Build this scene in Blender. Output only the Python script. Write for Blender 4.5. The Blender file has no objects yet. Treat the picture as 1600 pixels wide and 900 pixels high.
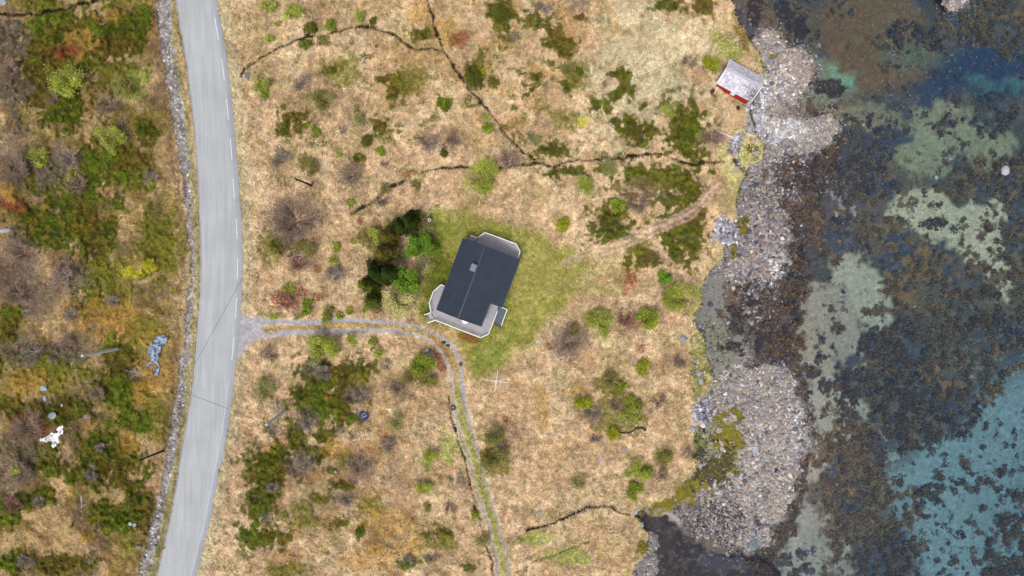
import bpy, math
import numpy as np
C = bpy.context
sc = C.scene
R = math.radians
# ------------------------------------------------------------------ camera, sky, sun, exposure
CAMZ = 111.0
cam = bpy.data.cameras.new('camera'); camo = bpy.data.objects.new('camera', cam)
sc.collection.objects.link(camo); sc.camera = camo
camo.location = (0, 0, CAMZ); camo.rotation_euler = (0, 0, 0)
cam.sensor_width = 36; cam.lens = 36*108/160.0
cam.clip_start = 1; cam.clip_end = 5000
SUN_EL, SUN_AZ = 62, 205
w = bpy.data.worlds.new('World'); sc.world = w; w.use_nodes = True
wn = w.node_tree.nodes; wl = w.node_tree.links
bg = wn['Background']; sky = wn.new('ShaderNodeTexSky'); sky.sky_type = 'NISHITA'; sky.sun_disc = False
sky.sun_elevation = R(SUN_EL); sky.sun_rotation = R(SUN_AZ); sky.air_density = 1.0; sky.dust_density = 3.0
hs = wn.new('ShaderNodeHueSaturation'); hs.inputs['Saturation'].default_value = 0.22
wl.new(sky.outputs[0], hs.inputs['Color']); wl.new(hs.outputs[0], bg.inputs[0]); bg.inputs[1].default_value = 0.13
sun = bpy.data.lights.new('sun', 'SUN'); sun.energy = 1.5; sun.angle = R(14); sun.color = (1, .96, .9)
suno = bpy.data.objects.new('sun', sun); sc.collection.objects.link(suno)
suno.rotation_euler = (R(90-SUN_EL), 0, R(180-SUN_AZ))
sc.view_settings.view_transform = 'Standard'; sc.view_settings.look = 'None'
sc.view_settings.exposure = 1.15; sc.view_settings.gamma = 1
sc.view_settings.use_curve_mapping = False
try:
    sc.cycles.max_bounces = 6; sc.cycles.transparent_max_bounces = 16; sc.cycles.volume_bounces = 0
except Exception: pass

# ------------------------------------------------------------------ helpers
K = 0.60
def S(r, g, b, k=None):
    k = K if k is None else k
    c = np.array([r, g, b], float)/255.0
    return np.where(c <= .04045, c/12.92, ((c+.055)/1.055)**2.4)*k
rng = np.random.default_rng(7)
def PX(u, v, z):                      # where a thing at height z stands on the real ground plan (0.1 m per unit at z=3)
    s = (CAMZ-z)/1080.0
    return np.stack([(np.asarray(u, float)-800)*s, (450-np.asarray(v, float))*s, np.asarray(z, float)+0*np.asarray(u, float)], -1)
def tag(o, label=None, cat=None, group=None, kind=None):
    if label: o['label'] = label
    if cat: o['category'] = cat
    if group: o['group'] = group
    if kind: o['kind'] = kind
    return o
def empty(name, loc, rz=0, **k):
    o = bpy.data.objects.new(name, None); sc.collection.objects.link(o)
    o.location = loc; o.rotation_euler = (0, 0, rz); o.empty_display_size = .5
    return tag(o, **k)
def mk(name, V, F, mat, parent=None, fcol=None, vcol=None, smooth=False, extra=None, loc=None):
    """V (n,3); F list of (m,k) arrays or list of index lists"""
    me = bpy.data.meshes.new(name)
    V = np.asarray(V, np.float32)
    if isinstance(F, np.ndarray): F = [F]
    if len(F) and not isinstance(F[0], np.ndarray):
        lens = np.array([len(f) for f in F]); idx = np.concatenate([np.array(f) for f in F])
    else:
        lens = np.concatenate([np.full(len(f), f.shape[1]) for f in F]); idx = np.concatenate([f.ravel() for f in F])
    me.vertices.add(len(V)); me.vertices.foreach_set('co', V.ravel())
    me.loops.add(len(idx)); me.loops.foreach_set('vertex_index', idx.astype(np.int32))
    me.polygons.add(len(lens)); st = np.concatenate([[0], np.cumsum(lens)[:-1]])
    me.polygons.foreach_set('loop_start', st.astype(np.int32))
    me.polygons.foreach_set('use_smooth', np.full(len(lens), smooth))
    if fcol is not None:
        a = me.attributes.new('Col', 'FLOAT_COLOR', 'FACE')
        a.data.foreach_set('color', np.concatenate([fcol, np.ones((len(fcol), 1))], 1).astype(np.float32).ravel())
    if vcol is not None:
        a = me.attributes.new('Col', 'FLOAT_COLOR', 'POINT')
        a.data.foreach_set('color', np.concatenate([vcol, np.ones((len(vcol), 1))], 1).astype(np.float32).ravel())
    me.update(calc_edges=True); me.validate()
    o = bpy.data.objects.new(name, me); sc.collection.objects.link(o)
    if mat: me.materials.append(mat)
    if parent: o.parent = parent
    if loc is not None: o.location = loc
    return o
class MB:
    def __init__(s): s.V = []; s.F = []; s.c = []
    def add(s, V, F, col=None):
        n = len(s.V); s.V += [tuple(p) for p in V]; s.F += [[i+n for i in f] for f in F]
        s.c += [col if col is not None else (.5, .5, .5)]*len(F); return s
    def box(s, c, d, rz=0, col=None, taper=1.0):
        x, y, z = [q/2 for q in d]; ca, sa = math.cos(rz), math.sin(rz); P = []
        for k, t in ((-z, 1), (z, taper)):
            for a, b in ((-x, -y), (x, -y), (x, y), (-x, y)):
                a, b = a*t, b*t
                P.append((c[0]+a*ca-b*sa, c[1]+a*sa+b*ca, c[2]+k))
        return s.add(P, [(3, 2, 1, 0), (4, 5, 6, 7), (0, 1, 5, 4), (1, 2, 6, 5), (2, 3, 7, 6), (3, 0, 4, 7)], col)
    def bar(s, a, b, wd, h, col=None):  # rectangular bar a->b
        a, b = np.array(a, float), np.array(b, float); d = b-a; L = np.linalg.norm(d); d /= L
        sd = np.cross(d, (0, 0, 1)); n = np.linalg.norm(sd); sd = sd/n if n > 1e-6 else np.array([1., 0, 0]); up = np.cross(sd, d)
        P = [e+sd*wd/2*i+up*h/2*j for e in (a, b) for i, j in ((-1, -1), (1, -1), (1, 1), (-1, 1))]
        return s.add(P, [(0, 1, 2, 3), (7, 6, 5, 4), (0, 4, 5, 1), (1, 5, 6, 2), (2, 6, 7, 3), (3, 7, 4, 0)], col)
    def cyl(s, a, b, r0, r1, n=10, col=None, cap=True):
        a, b = np.array(a, float), np.array(b, float); d = (b-a)/np.linalg.norm(b-a)
        t = np.array([1., 0, 0]) if abs(d[2]) > .9 else np.array([0, 0, 1.])
        x = np.cross(d, t); x /= np.linalg.norm(x); y = np.cross(d, x)
        P = [e+r*(x*math.cos(2*math.pi*i/n)+y*math.sin(2*math.pi*i/n)) for e, r in ((a, r0), (b, r1)) for i in range(n)]
        F = [(i, (i+1) % n, n+(i+1) % n, n+i) for i in range(n)]
        if cap: F += [tuple(range(n))[::-1], tuple(range(n, 2*n))]
        return s.add(P, F, col)
    def tube(s, pts, rad, n=6, col=None):
        for i in range(len(pts)-1):
            s.cyl(pts[i], pts[i+1], rad[i] if hasattr(rad, '__len__') else rad, rad[i+1] if hasattr(rad, '__len__') else rad, n, col)
        return s
    def prism(s, poly, z0, z1, col=None):
        a = sum(poly[i][0]*poly[(i+1) % len(poly)][1]-poly[(i+1) % len(poly)][0]*poly[i][1] for i in range(len(poly)))
        if a < 0: poly = poly[::-1]
        n = len(poly); P = [(p[0], p[1], z0) for p in poly]+[(p[0], p[1], z1) for p in poly]
        F = [tuple(range(n))[::-1], tuple(range(n, 2*n))]+[(i, (i+1) % n, n+(i+1) % n, n+i) for i in range(n)]
        return s.add(P, F, col)
    def build(s, name, mat, parent=None, smooth=False, usecol=False, loc=None):
        return mk(name, s.V, s.F, mat, parent, fcol=np.array(s.c, float) if usecol else None, smooth=smooth, loc=loc)

def mat(name, col=None, attr=False, rough=.85, spec=.25, noise=None, bump=None, metal=0, streak=None, transl=0):
    """noise: list of (scale, low multiplier, high multiplier)"""
    m = bpy.data.materials.new(name); m.use_nodes = True; N = m.node_tree.nodes; L = m.node_tree.links
    b = N['Principled BSDF']; b.inputs['Roughness'].default_value = rough
    b.inputs['Specular IOR Level'].default_value = spec; b.inputs['Metallic'].default_value = metal
    if attr:
        a = N.new('ShaderNodeAttribute'); a.attribute_name = 'Col'; out = a.outputs['Color']
    else:
        a = N.new('ShaderNodeRGB'); a.outputs[0].default_value = (*col, 1); out = a.outputs[0]
    tc = N.new('ShaderNodeTexCoord')
    for i, (s_, lo, hi) in enumerate(noise or []):
        n = N.new('ShaderNodeTexNoise'); n.inputs['Scale'].default_value = s_; n.inputs['Detail'].default_value = 3
        vec = tc.outputs['Object']
        if streak and i == 0:
            mp = N.new('ShaderNodeMapping'); mp.inputs['Scale'].default_value = streak; L.new(vec, mp.inputs['Vector']); vec = mp.outputs[0]
        L.new(vec, n.inputs['Vector'])
        mr = N.new('ShaderNodeMapRange'); mr.inputs[1].default_value = .3; mr.inputs[2].default_value = .7
        mr.inputs[3].default_value = lo; mr.inputs[4].default_value = hi; L.new(n.outputs[0], mr.inputs[0])
        mx = N.new('ShaderNodeVectorMath'); mx.operation = 'SCALE'; L.new(out, mx.inputs[0]); L.new(mr.outputs[0], mx.inputs['Scale']); out = mx.outputs[0]
    L.new(out, b.inputs['Base Color'])
    if bump:
        n = N.new('ShaderNodeTexNoise'); n.inputs['Scale'].default_value = bump[0]; n.inputs['Detail'].default_value = 4
        L.new(tc.outputs['Object'], n.inputs['Vector'])
        bp = N.new('ShaderNodeBump'); bp.inputs['Distance'].default_value = bump[1]; bp.inputs['Strength'].default_value = 1
        L.new(n.outputs[0], bp.inputs['Height']); L.new(bp.outputs[0], b.inputs['Normal'])
    if transl:
        t = N.new('ShaderNodeBsdfTranslucent'); L.new(out, t.inputs[0]); mx = N.new('ShaderNodeMixShader'); mx.inputs[0].default_value = transl
        L.new(b.outputs[0], mx.inputs[1]); L.new(t.outputs[0], mx.inputs[2]); L.new(mx.outputs[0], N['Material Output'].inputs[0])
    return m
# ------------------------------------------------------------------ plan of the place (1 unit = 0.1 m), heights and ground colours
U0, V0, W_, H_ = -260, -200, 2121, 1301
uu, vv = np.meshgrid(np.arange(W_)+U0, np.arange(H_)+V0); uu = uu.astype(np.float32); vv = vv.astype(np.float32)
def vn(cell, seed):
    r = np.random.default_rng(seed); gw, gh = int(W_/cell)+3, int(H_/cell)+3
    g = r.random((gh, gw), dtype=np.float32)
    x = np.arange(W_)/cell; y = np.arange(H_)/cell; xi = x.astype(int); yi = y.astype(int); fx = (x-xi).astype(np.float32); fy = (y-yi).astype(np.float32)
    fx = fx*fx*(3-2*fx); fy = (fy*fy*(3-2*fy))[:, None]
    a = g[yi][:, xi]*(1-fx)+g[yi][:, xi+1]*fx; b = g[yi+1][:, xi]*(1-fx)+g[yi+1][:, xi+1]*fx
    return a*(1-fy)+b*fy
def fbm(cell, seed, o=3, p=.5):
    t = 0; a = 1; s = 0
    o = o if cell > 5 else 1
    for i in range(o): t = t+a*vn(cell/2**i+.13*i, seed*17+i); s += a; a *= p
    t = t/s; return np.clip((t-.5)*1.9+.5, 0, 1)
def blur(a, r):
    a = a.astype(np.float32)
    for ax in (0, 1):
        for _ in range(2):
            pw = [(0, 0), (0, 0)]; pw[ax] = (r+1, r); c = np.cumsum(np.pad(a, pw, mode='edge'), axis=ax, dtype=np.float64)
            a = ((c[2*r+1:]-c[:-2*r-1]) if ax == 0 else (c[:, 2*r+1:]-c[:, :-2*r-1])).astype(np.float32)/(2*r+1)
    return a
def sstep(a, lo, hi): t = np.clip((a-lo)/(hi-lo), 0, 1); return t*t*(3-2*t)
nA, nB, nC, nD = fbm(14, 1, 3), fbm(14, 2, 3), fbm(45, 3, 3), fbm(45, 4, 3)
n5, n6, n3, n130 = fbm(6, 5, 2), fbm(7, 6, 2), fbm(3, 8, 1), fbm(130, 7, 3)
n4g = vn(3.7, 44)*.6+vn(6.1, 45)*.4; wx, wy = (nA-.5)*1, (nB-.5)*1
def win(x0, y0, x1, y1, m=30):
    a = int(max(0, x0-m-U0)); b = int(min(W_, x1+m-U0)); c = int(max(0, y0-m-V0)); d = int(min(H_, y1+m-V0)); return slice(c, d), slice(a, b)
def poly(pts, warp=6, soft=1):
    P = np.array(pts, float); s = win(P[:, 0].min(), P[:, 1].min(), P[:, 0].max(), P[:, 1].max())
    x = uu[s]+wx[s]*warp+(n5[s]-.5)*warp*.6; y = vv[s]+wy[s]*warp+(n6[s]-.5)*warp*.6; ins = np.zeros(x.shape, bool)
    for i in range(len(P)):
        (xa, ya), (xb, yb) = P[i], P[(i+1) % len(P)]
        if ya == yb: continue
        ins ^= ((ya > y) != (yb > y)) & (x < (xb-xa)*(y-ya)/(yb-ya)+xa)
    o = np.zeros((H_, W_), np.float32); o[s] = ins
    return blur(o, soft) if soft else o
def line(pts, wd, warp=3, soft=1.0, vary=None):
    o = np.full((H_, W_), 0, np.float32)
    wd = wd if hasattr(wd, '__len__') else [wd]*len(pts)
    for i in range(len(pts)-1):
        (xa, ya), (xb, yb) = pts[i], pts[i+1]; s = win(min(xa, xb), min(ya, yb), max(xa, xb), max(ya, yb), 14+max(wd))
        x = uu[s]+wx[s]*warp; y = vv[s]+wy[s]*warp; dx, dy = xb-xa, yb-ya
        t = np.clip(((x-xa)*dx+(y-ya)*dy)/(dx*dx+dy*dy+1e-6), 0, 1); d = np.hypot(x-xa-t*dx, y-ya-t*dy)
        ww = (wd[i]*(1-t)+wd[i+1]*t)*(1 if vary is None else vary[s])
        o[s] = np.maximum(o[s], np.clip((ww-d)/soft+.5, 0, 1))
    return o
def ell(u, v, ru, rv, rot=0, rag=.7, fine=.5):
    m = max(ru, rv)*1.6; s = win(u-m, v-m, u+m, v+m, 4); o = np.zeros((H_, W_), np.float32)
    c, si = math.cos(R(rot)), math.sin(R(rot)); x = uu[s]-u; y = vv[s]-v
    r = np.hypot((x*c+y*si)/ru, (-x*si+y*c)/rv)
    o[s] = sstep(1-r+(nA[s]-.5)*rag+(n5[s]-.5)*fine+(nC[s]-.5)*.3+(n4g[s]-.5)*.55, -.12, .16)*(r < 1.6); return o
# --- outlines
LAND = [(-900, -900), (1130, -900), (1130, -200), (1135, -20), (1148, 20), (1160, 45), (1178, 75), (1192, 95), (1197, 118), (1180, 145), (1172, 180), (1180, 205),
        (1196, 228), (1190, 245), (1172, 262), (1160, 280), (1158, 300), (1150, 325), (1147, 345), (1135, 360), (1138, 378), (1130, 398), (1118, 415), (1104, 436), (1095, 452),
        (1096, 478), (1084, 492), (1088, 512), (1100, 535), (1103, 560), (1112, 580), (1108, 605), (1092, 622), (1100, 650), (1104, 690), (1098, 722), (1080, 742),
        (1058, 765), (1030, 785), (1005, 798), (985, 800), (1003, 812), (1014, 832), (1011, 862), (996, 876), (985, 900), (975, 950), (970, 2200), (-900, 2200)]
FANA = [(1175, 50), (1195, 48), (1230, 68), (1262, 76), (1284, 90), (1281, 115), (1262, 140), (1240, 158), (1218, 167), (1180, 175), (1170, 120)]
FANB = [(1180, 170), (1215, 172), (1250, 174), (1290, 180), (1320, 188), (1323, 203), (1303, 228), (1275, 244), (1235, 262), (1205, 275), (1160, 290), (1160, 200)]
MID = [(1150, 260), (1205, 262), (1232, 275), (1238, 300), (1229, 335), (1233, 375), (1236, 408), (1220, 432), (1206, 450), (1212, 470), (1175, 510), (1165, 555), (1130, 590), (1100, 600), (1080, 500), (1085, 440), (1120, 400), (1130, 330)]
FANC = [(1085, 600), (1112, 585), (1135, 572), (1172, 563), (1212, 567), (1236, 588), (1246, 620), (1260, 655), (1262, 690), (1247, 728), (1241, 770), (1228, 808), (1203, 838), (1178, 860),
        (1150, 852), (1110, 845), (1075, 832), (1045, 812), (1010, 800), (1050, 760), (1085, 735), (1095, 690)]
ISLE = [(1455, -30), (1520, -30), (1512, 5), (1494, 22), (1478, 22), (1466, 8)]
TWIG = [(1288, 284), (1299, 290), (1308, 296), (1312, 312), (1327, 326), (1322, 334), (1309, 331), (1299, 313), (1293, 300)]
INLETGR = [(1005, 812), (1024, 825), (1030, 870), (1028, 960), (980, 960), (990, 870), (1012, 850)]
land = poly(LAND, 7); fans = [poly(p, 22) for p in (FANA, FANB, MID, FANC, ISLE, TWIG, INLETGR)]
peb = np.clip(fans[0]+fans[1]+fans[3]+fans[4]+fans[6], 0, 1); pool = poly([(985, 797), (1010, 800), (1035, 803), (1062, 833), (1100, 858), (1150, 868), (1190, 878), (1215, 900), (1215, 1100), (1026, 1100), (1026, 870), (1021, 832), (1003, 817)], 12)*(1-land)
beach = np.clip(peb+fans[2]+fans[5]*.9, 0, 1)*(1-land)*(1-pool)
def I(*a): return a
ROADL = [(262, -200), (268, -60), (273, 0), (281, 50), (290, 100), (296, 150), (302, 200), (306, 250), (309, 300), (311, 350), (312, 400), (311, 460), (307, 520), (300, 600), (292, 650), (283, 700), (275, 750), (267, 800), (255, 850), (243, 900), (228, 960), (190, 1100)]
ROADR = [(315, -200), (330, -60), (339, 0), (348, 50), (356, 100), (362, 150), (367, 200), (371, 250), (374, 300), (378, 350), (380, 400), (379, 440), (377, 490), (372, 550), (363, 620), (358, 660), (348, 715), (338, 765), (328, 817), (317, 860), (307, 900), (290, 960), (250, 1100)]
def interp(P, v): P = np.array(P, float); return np.interp(v, P[:, 1], P[:, 0])
rl = interp(ROADL, vv[:, 0])[:, None]; rr = interp(ROADR, vv[:, 0])[:, None]
road = sstep(uu, rl-3, rl+1)*(1-sstep(uu, rr-1, rr+3))
LAWN = [(662, 345), (668, 333), (700, 327), (735, 331), (772, 341), (810, 354), (845, 369), (880, 387), (905, 393), (925, 404), (908, 425), (892, 445), (905, 455), (885, 466), (868, 486), (848, 512),
        (820, 541), (792, 566), (765, 581), (738, 590), (724, 562), (713, 534), (692, 514), (668, 503), (650, 495), (648, 460), (662, 430), (668, 395)]
lawn = poly(LAWN, 14, 5)
PATH1 = [(880, 412), (905, 402), (945, 390), (985, 376), (1015, 361), (1045, 349), (1072, 338), (1092, 322), (1108, 304), (1124, 288)]
pathv = line(PATH1, [4, 8, 11, 11.5, 11.5, 11.5, 11.5, 11, 9, 5], 3, 3); path1 = line(PATH1, [5, 7, 8, 8.5, 8.5, 8.5, 8.5, 8, 7, 4], 3, 3)
T_UP = [(372, 505), (385, 503), (440, 503), (467, 504), (533, 501), (587, 502), (633, 507), (667, 515), (690, 527), (708, 543), (719, 567), (722, 600), (728, 640), (740, 687), (753, 733), (770, 793), (780, 827), (790, 867), (797, 900), (812, 960), (830, 1060)]
T_LO = [(372, 535), (385, 530), (410, 525), (450, 520), (517, 517), (567, 516), (617, 518), (653, 524), (677, 535), (693, 553), (702, 573), (706, 600), (710, 637), (720, 677), (737, 733), (750, 780), (762, 820), (773, 867), (780, 900), (795, 960), (812, 1060)]
wU = [8, 6, 4.6, 4.4, 4.2, 4.0, 3.6, 2.8, 3, 3.5, 3, 3, 3, 2.8, 2.4, 2.4, 2.6, 2.6, 2.6, 2.6, 2.6]; wL = [8, 6, 4.8, 4.6, 4.0, 3.7, 3.2, 2.6, 1.6, 2.2, 2.6, 2.6, 2.6, 2.6, 2.5, 2.4, 2.8, 2.8, 2.8, 2.8, 2.8]
track = np.maximum(line(T_UP, wU, 3, 2.2), line(T_LO, wL, 3, 2.2))
fan_j = poly([(374, 488), (388, 497), (412, 500), (412, 528), (392, 536), (372, 560), (366, 560), (370, 480)], 4, 3); track = np.maximum(track, fan_j)
VM = [(253, -200), (254, 0), (258, 60), (266, 110), (274, 160), (283, 220), (291, 280), (298, 340), (300, 400), (299, 455), (294, 510), (286, 580), (279, 640), (270, 695), (258, 760), (244, 820), (230, 880), (215, 930), (180, 1060)]
verge = line(VM, [12, 12, 11, 10, 9, 9, 6, 6, 4, 4, 5, 6, 8, 8, 8, 8, 9, 9, 9], 7, 2)*(1-road)
STREAMS = [([(378, 122), (383, 110), (397, 98), (420, 82), (450, 68), (480, 57), (510, 55), (535, 47), (552, 41), (580, 43), (595, 48), (612, 52), (625, 62), (640, 72), (652, 77), (690, 78), (697, 88), (710, 105), (722, 123), (740, 148), (762, 172), (775, 187), (790, 210), (800, 222), (815, 235), (833, 250)], 1.5),
           ([(661, -60), (666, 0), (672, 15), (680, 40), (686, 65), (690, 78)], 1.2),
           ([(657, 268), (670, 263), (700, 262), (733, 262), (780, 262), (833, 256), (865, 258), (890, 250), (930, 248), (970, 247), (1000, 243), (1030, 240), (1060, 250), (1078, 257), (1100, 255), (1132, 251)], 1.7),
           ([(550, 332), (575, 318), (600, 298)], 2.8), ([(612, 293), (635, 281)], 2.2),
           ([(-60, 28), (10, 23), (50, 23), (80, 18), (105, 12), (135, 5), (155, 0), (170, -60)], 1.8),
           ([(822, 828), (850, 820), (880, 810), (905, 797), (925, 790), (950, 790), (965, 797), (983, 803)], 1.9),
           ([(700, 620), (706, 655), (712, 670), (727, 722), (742, 785), (757, 845), (771, 895), (790, 960)], .8),
           ([(1148, 252), (1160, 262), (1168, 274)], 2.2)]
stream = np.zeros_like(land)
for p, wd in STREAMS: stream = np.maximum(stream, line(p, wd+.3, 5, 1.2, .75+.9*nB*(.6+.8*n5))*(.6+.4*sstep(n6+nB, .7, 1.0)))
stream2 = line([(810, 895), (840, 877), (870, 865), (895, 855), (920, 845)], 1.5, 5, 2)
# --- heights
allland = np.clip(land+beach, 0, 1)
inl = np.clip(1100-uu, 0, 1400)/1000
Hlow = 1.7+1.6*np.clip((blur(land, 60)-.55)*2.2, 0, 1)+2.6*inl
dep = 1-np.clip(blur(allland, 90)*2.0, 0, 1)
pool0 = None
bed = -0.22-3.4*dep**1.2+(nC-.5)*.35+(nA-.5)*.12
shore = .05+.55*blur(beach, 22)+(nA-.5)*.1
z = bed+(shore-bed)*sstep(blur(beach+land, 7), .35, .8)
relief = (nA-.5)*.30+(nC-.5)*.7+(n5-.5)*.16
soft_flat = np.clip(blur(np.clip(road+track+verge*.5, 0, 1), 4)*1.6, 0, 1)
hland = Hlow+relief*(1-soft_flat)*(1-.8*blur(lawn, 4))-soft_flat*.05-stream*.55-stream2*.2-verge*.25
z = z*(1-pool)+(-.45)*pool
Z = z*(1-sstep(blur(land, 2), .3, .7))+hland*sstep(blur(land, 2), .3, .7)
Z = Z.astype(np.float32); Hlow = Hlow.astype(np.float32)
def zi(A, u, v):
    x = np.clip(np.asarray(u, float)-U0, 0, W_-1.01); y = np.clip(np.asarray(v, float)-V0, 0, H_-1.01); a = x.astype(int); b = y.astype(int); fx = x-a; fy = y-b
    return (A[b, a]*(1-fx)+A[b, a+1]*fx)*(1-fy)+(A[b+1, a]*(1-fx)+A[b+1, a+1]*fx)*fy
def at(u, v): return zi(Z, u, v)
# --- colours
col = np.zeros((H_, W_, 3), np.float32)
def paint(m, c, amt=1.0):
    ry = np.flatnonzero(m.any(1)) if m.shape[0] > 1 else np.arange(H_); rx = np.flatnonzero(m.any(0)) if m.shape[1] > 1 else np.arange(W_)
    if not len(ry) or not len(rx): return
    sl = (slice(ry[0], ry[-1]+1), slice(rx[0], rx[-1]+1)); m = np.broadcast_to(m, (H_, W_))[sl]
    m = np.clip(m*amt, 0, 1).astype(np.float32)[..., None]; col[sl] += (np.asarray(c, np.float32)-col[sl])*m
col[:] = S(196, 166, 128)
paint(sstep(nC, .35, .75), S(208, 180, 146), .8); paint(sstep(nD, .5, .85), S(186, 150, 112), .6)
paint(sstep(n130, .5, .8), S(206, 172, 138), .6)
paint(sstep(fbm(30, 21), .62, .8), S(150, 128, 96), .45); paint(sstep(fbm(24, 22), .66, .85), S(150, 140, 84), .4)
sx = sstep(uu, 380, 520)*(1-sstep(uu, 980, 1080)); tuft = vn(9, 91)*.6+vn(4.5, 92)*.4
paint(sstep(tuft, .60, .68)*(.25+.75*sstep(nC, .4, .6)), S(122, 110, 52), .6); paint(sstep(vn(11, 93)*.6+vn(5, 94)*.4, .66, .78), S(124, 98, 72), .4)
paint(sx*(1-sstep(vv, 230, 300))*sstep(tuft, .54, .62)*sstep(nD+nC, .8, 1.15), S(98, 92, 34), .85)
paint(sstep(vn(16, 95)*.5+vn(7, 96)*.5, .62, .75), S(212, 188, 154), .3)
west = sstep(290-uu, -20, 60)
paint(west*sstep(fbm(80, 97), .15, .5), S(120, 112, 44), .85)
paint(west*sstep(fbm(55, 98), .5, .7), S(88, 96, 24), .8)
paint(west, S(150, 122, 70), .55); paint(west*sstep(fbm(60, 23), .4, .7), S(128, 108, 62), .7); paint(west*sstep(fbm(50, 24), .5, .72), S(122, 100, 84), .7)
paint(west*sstep(fbm(40, 25), .55, .8), S(164, 126, 68), .5); paint(west*sstep(fbm(35, 26), .45, .63), S(190, 160, 118), .75)
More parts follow.
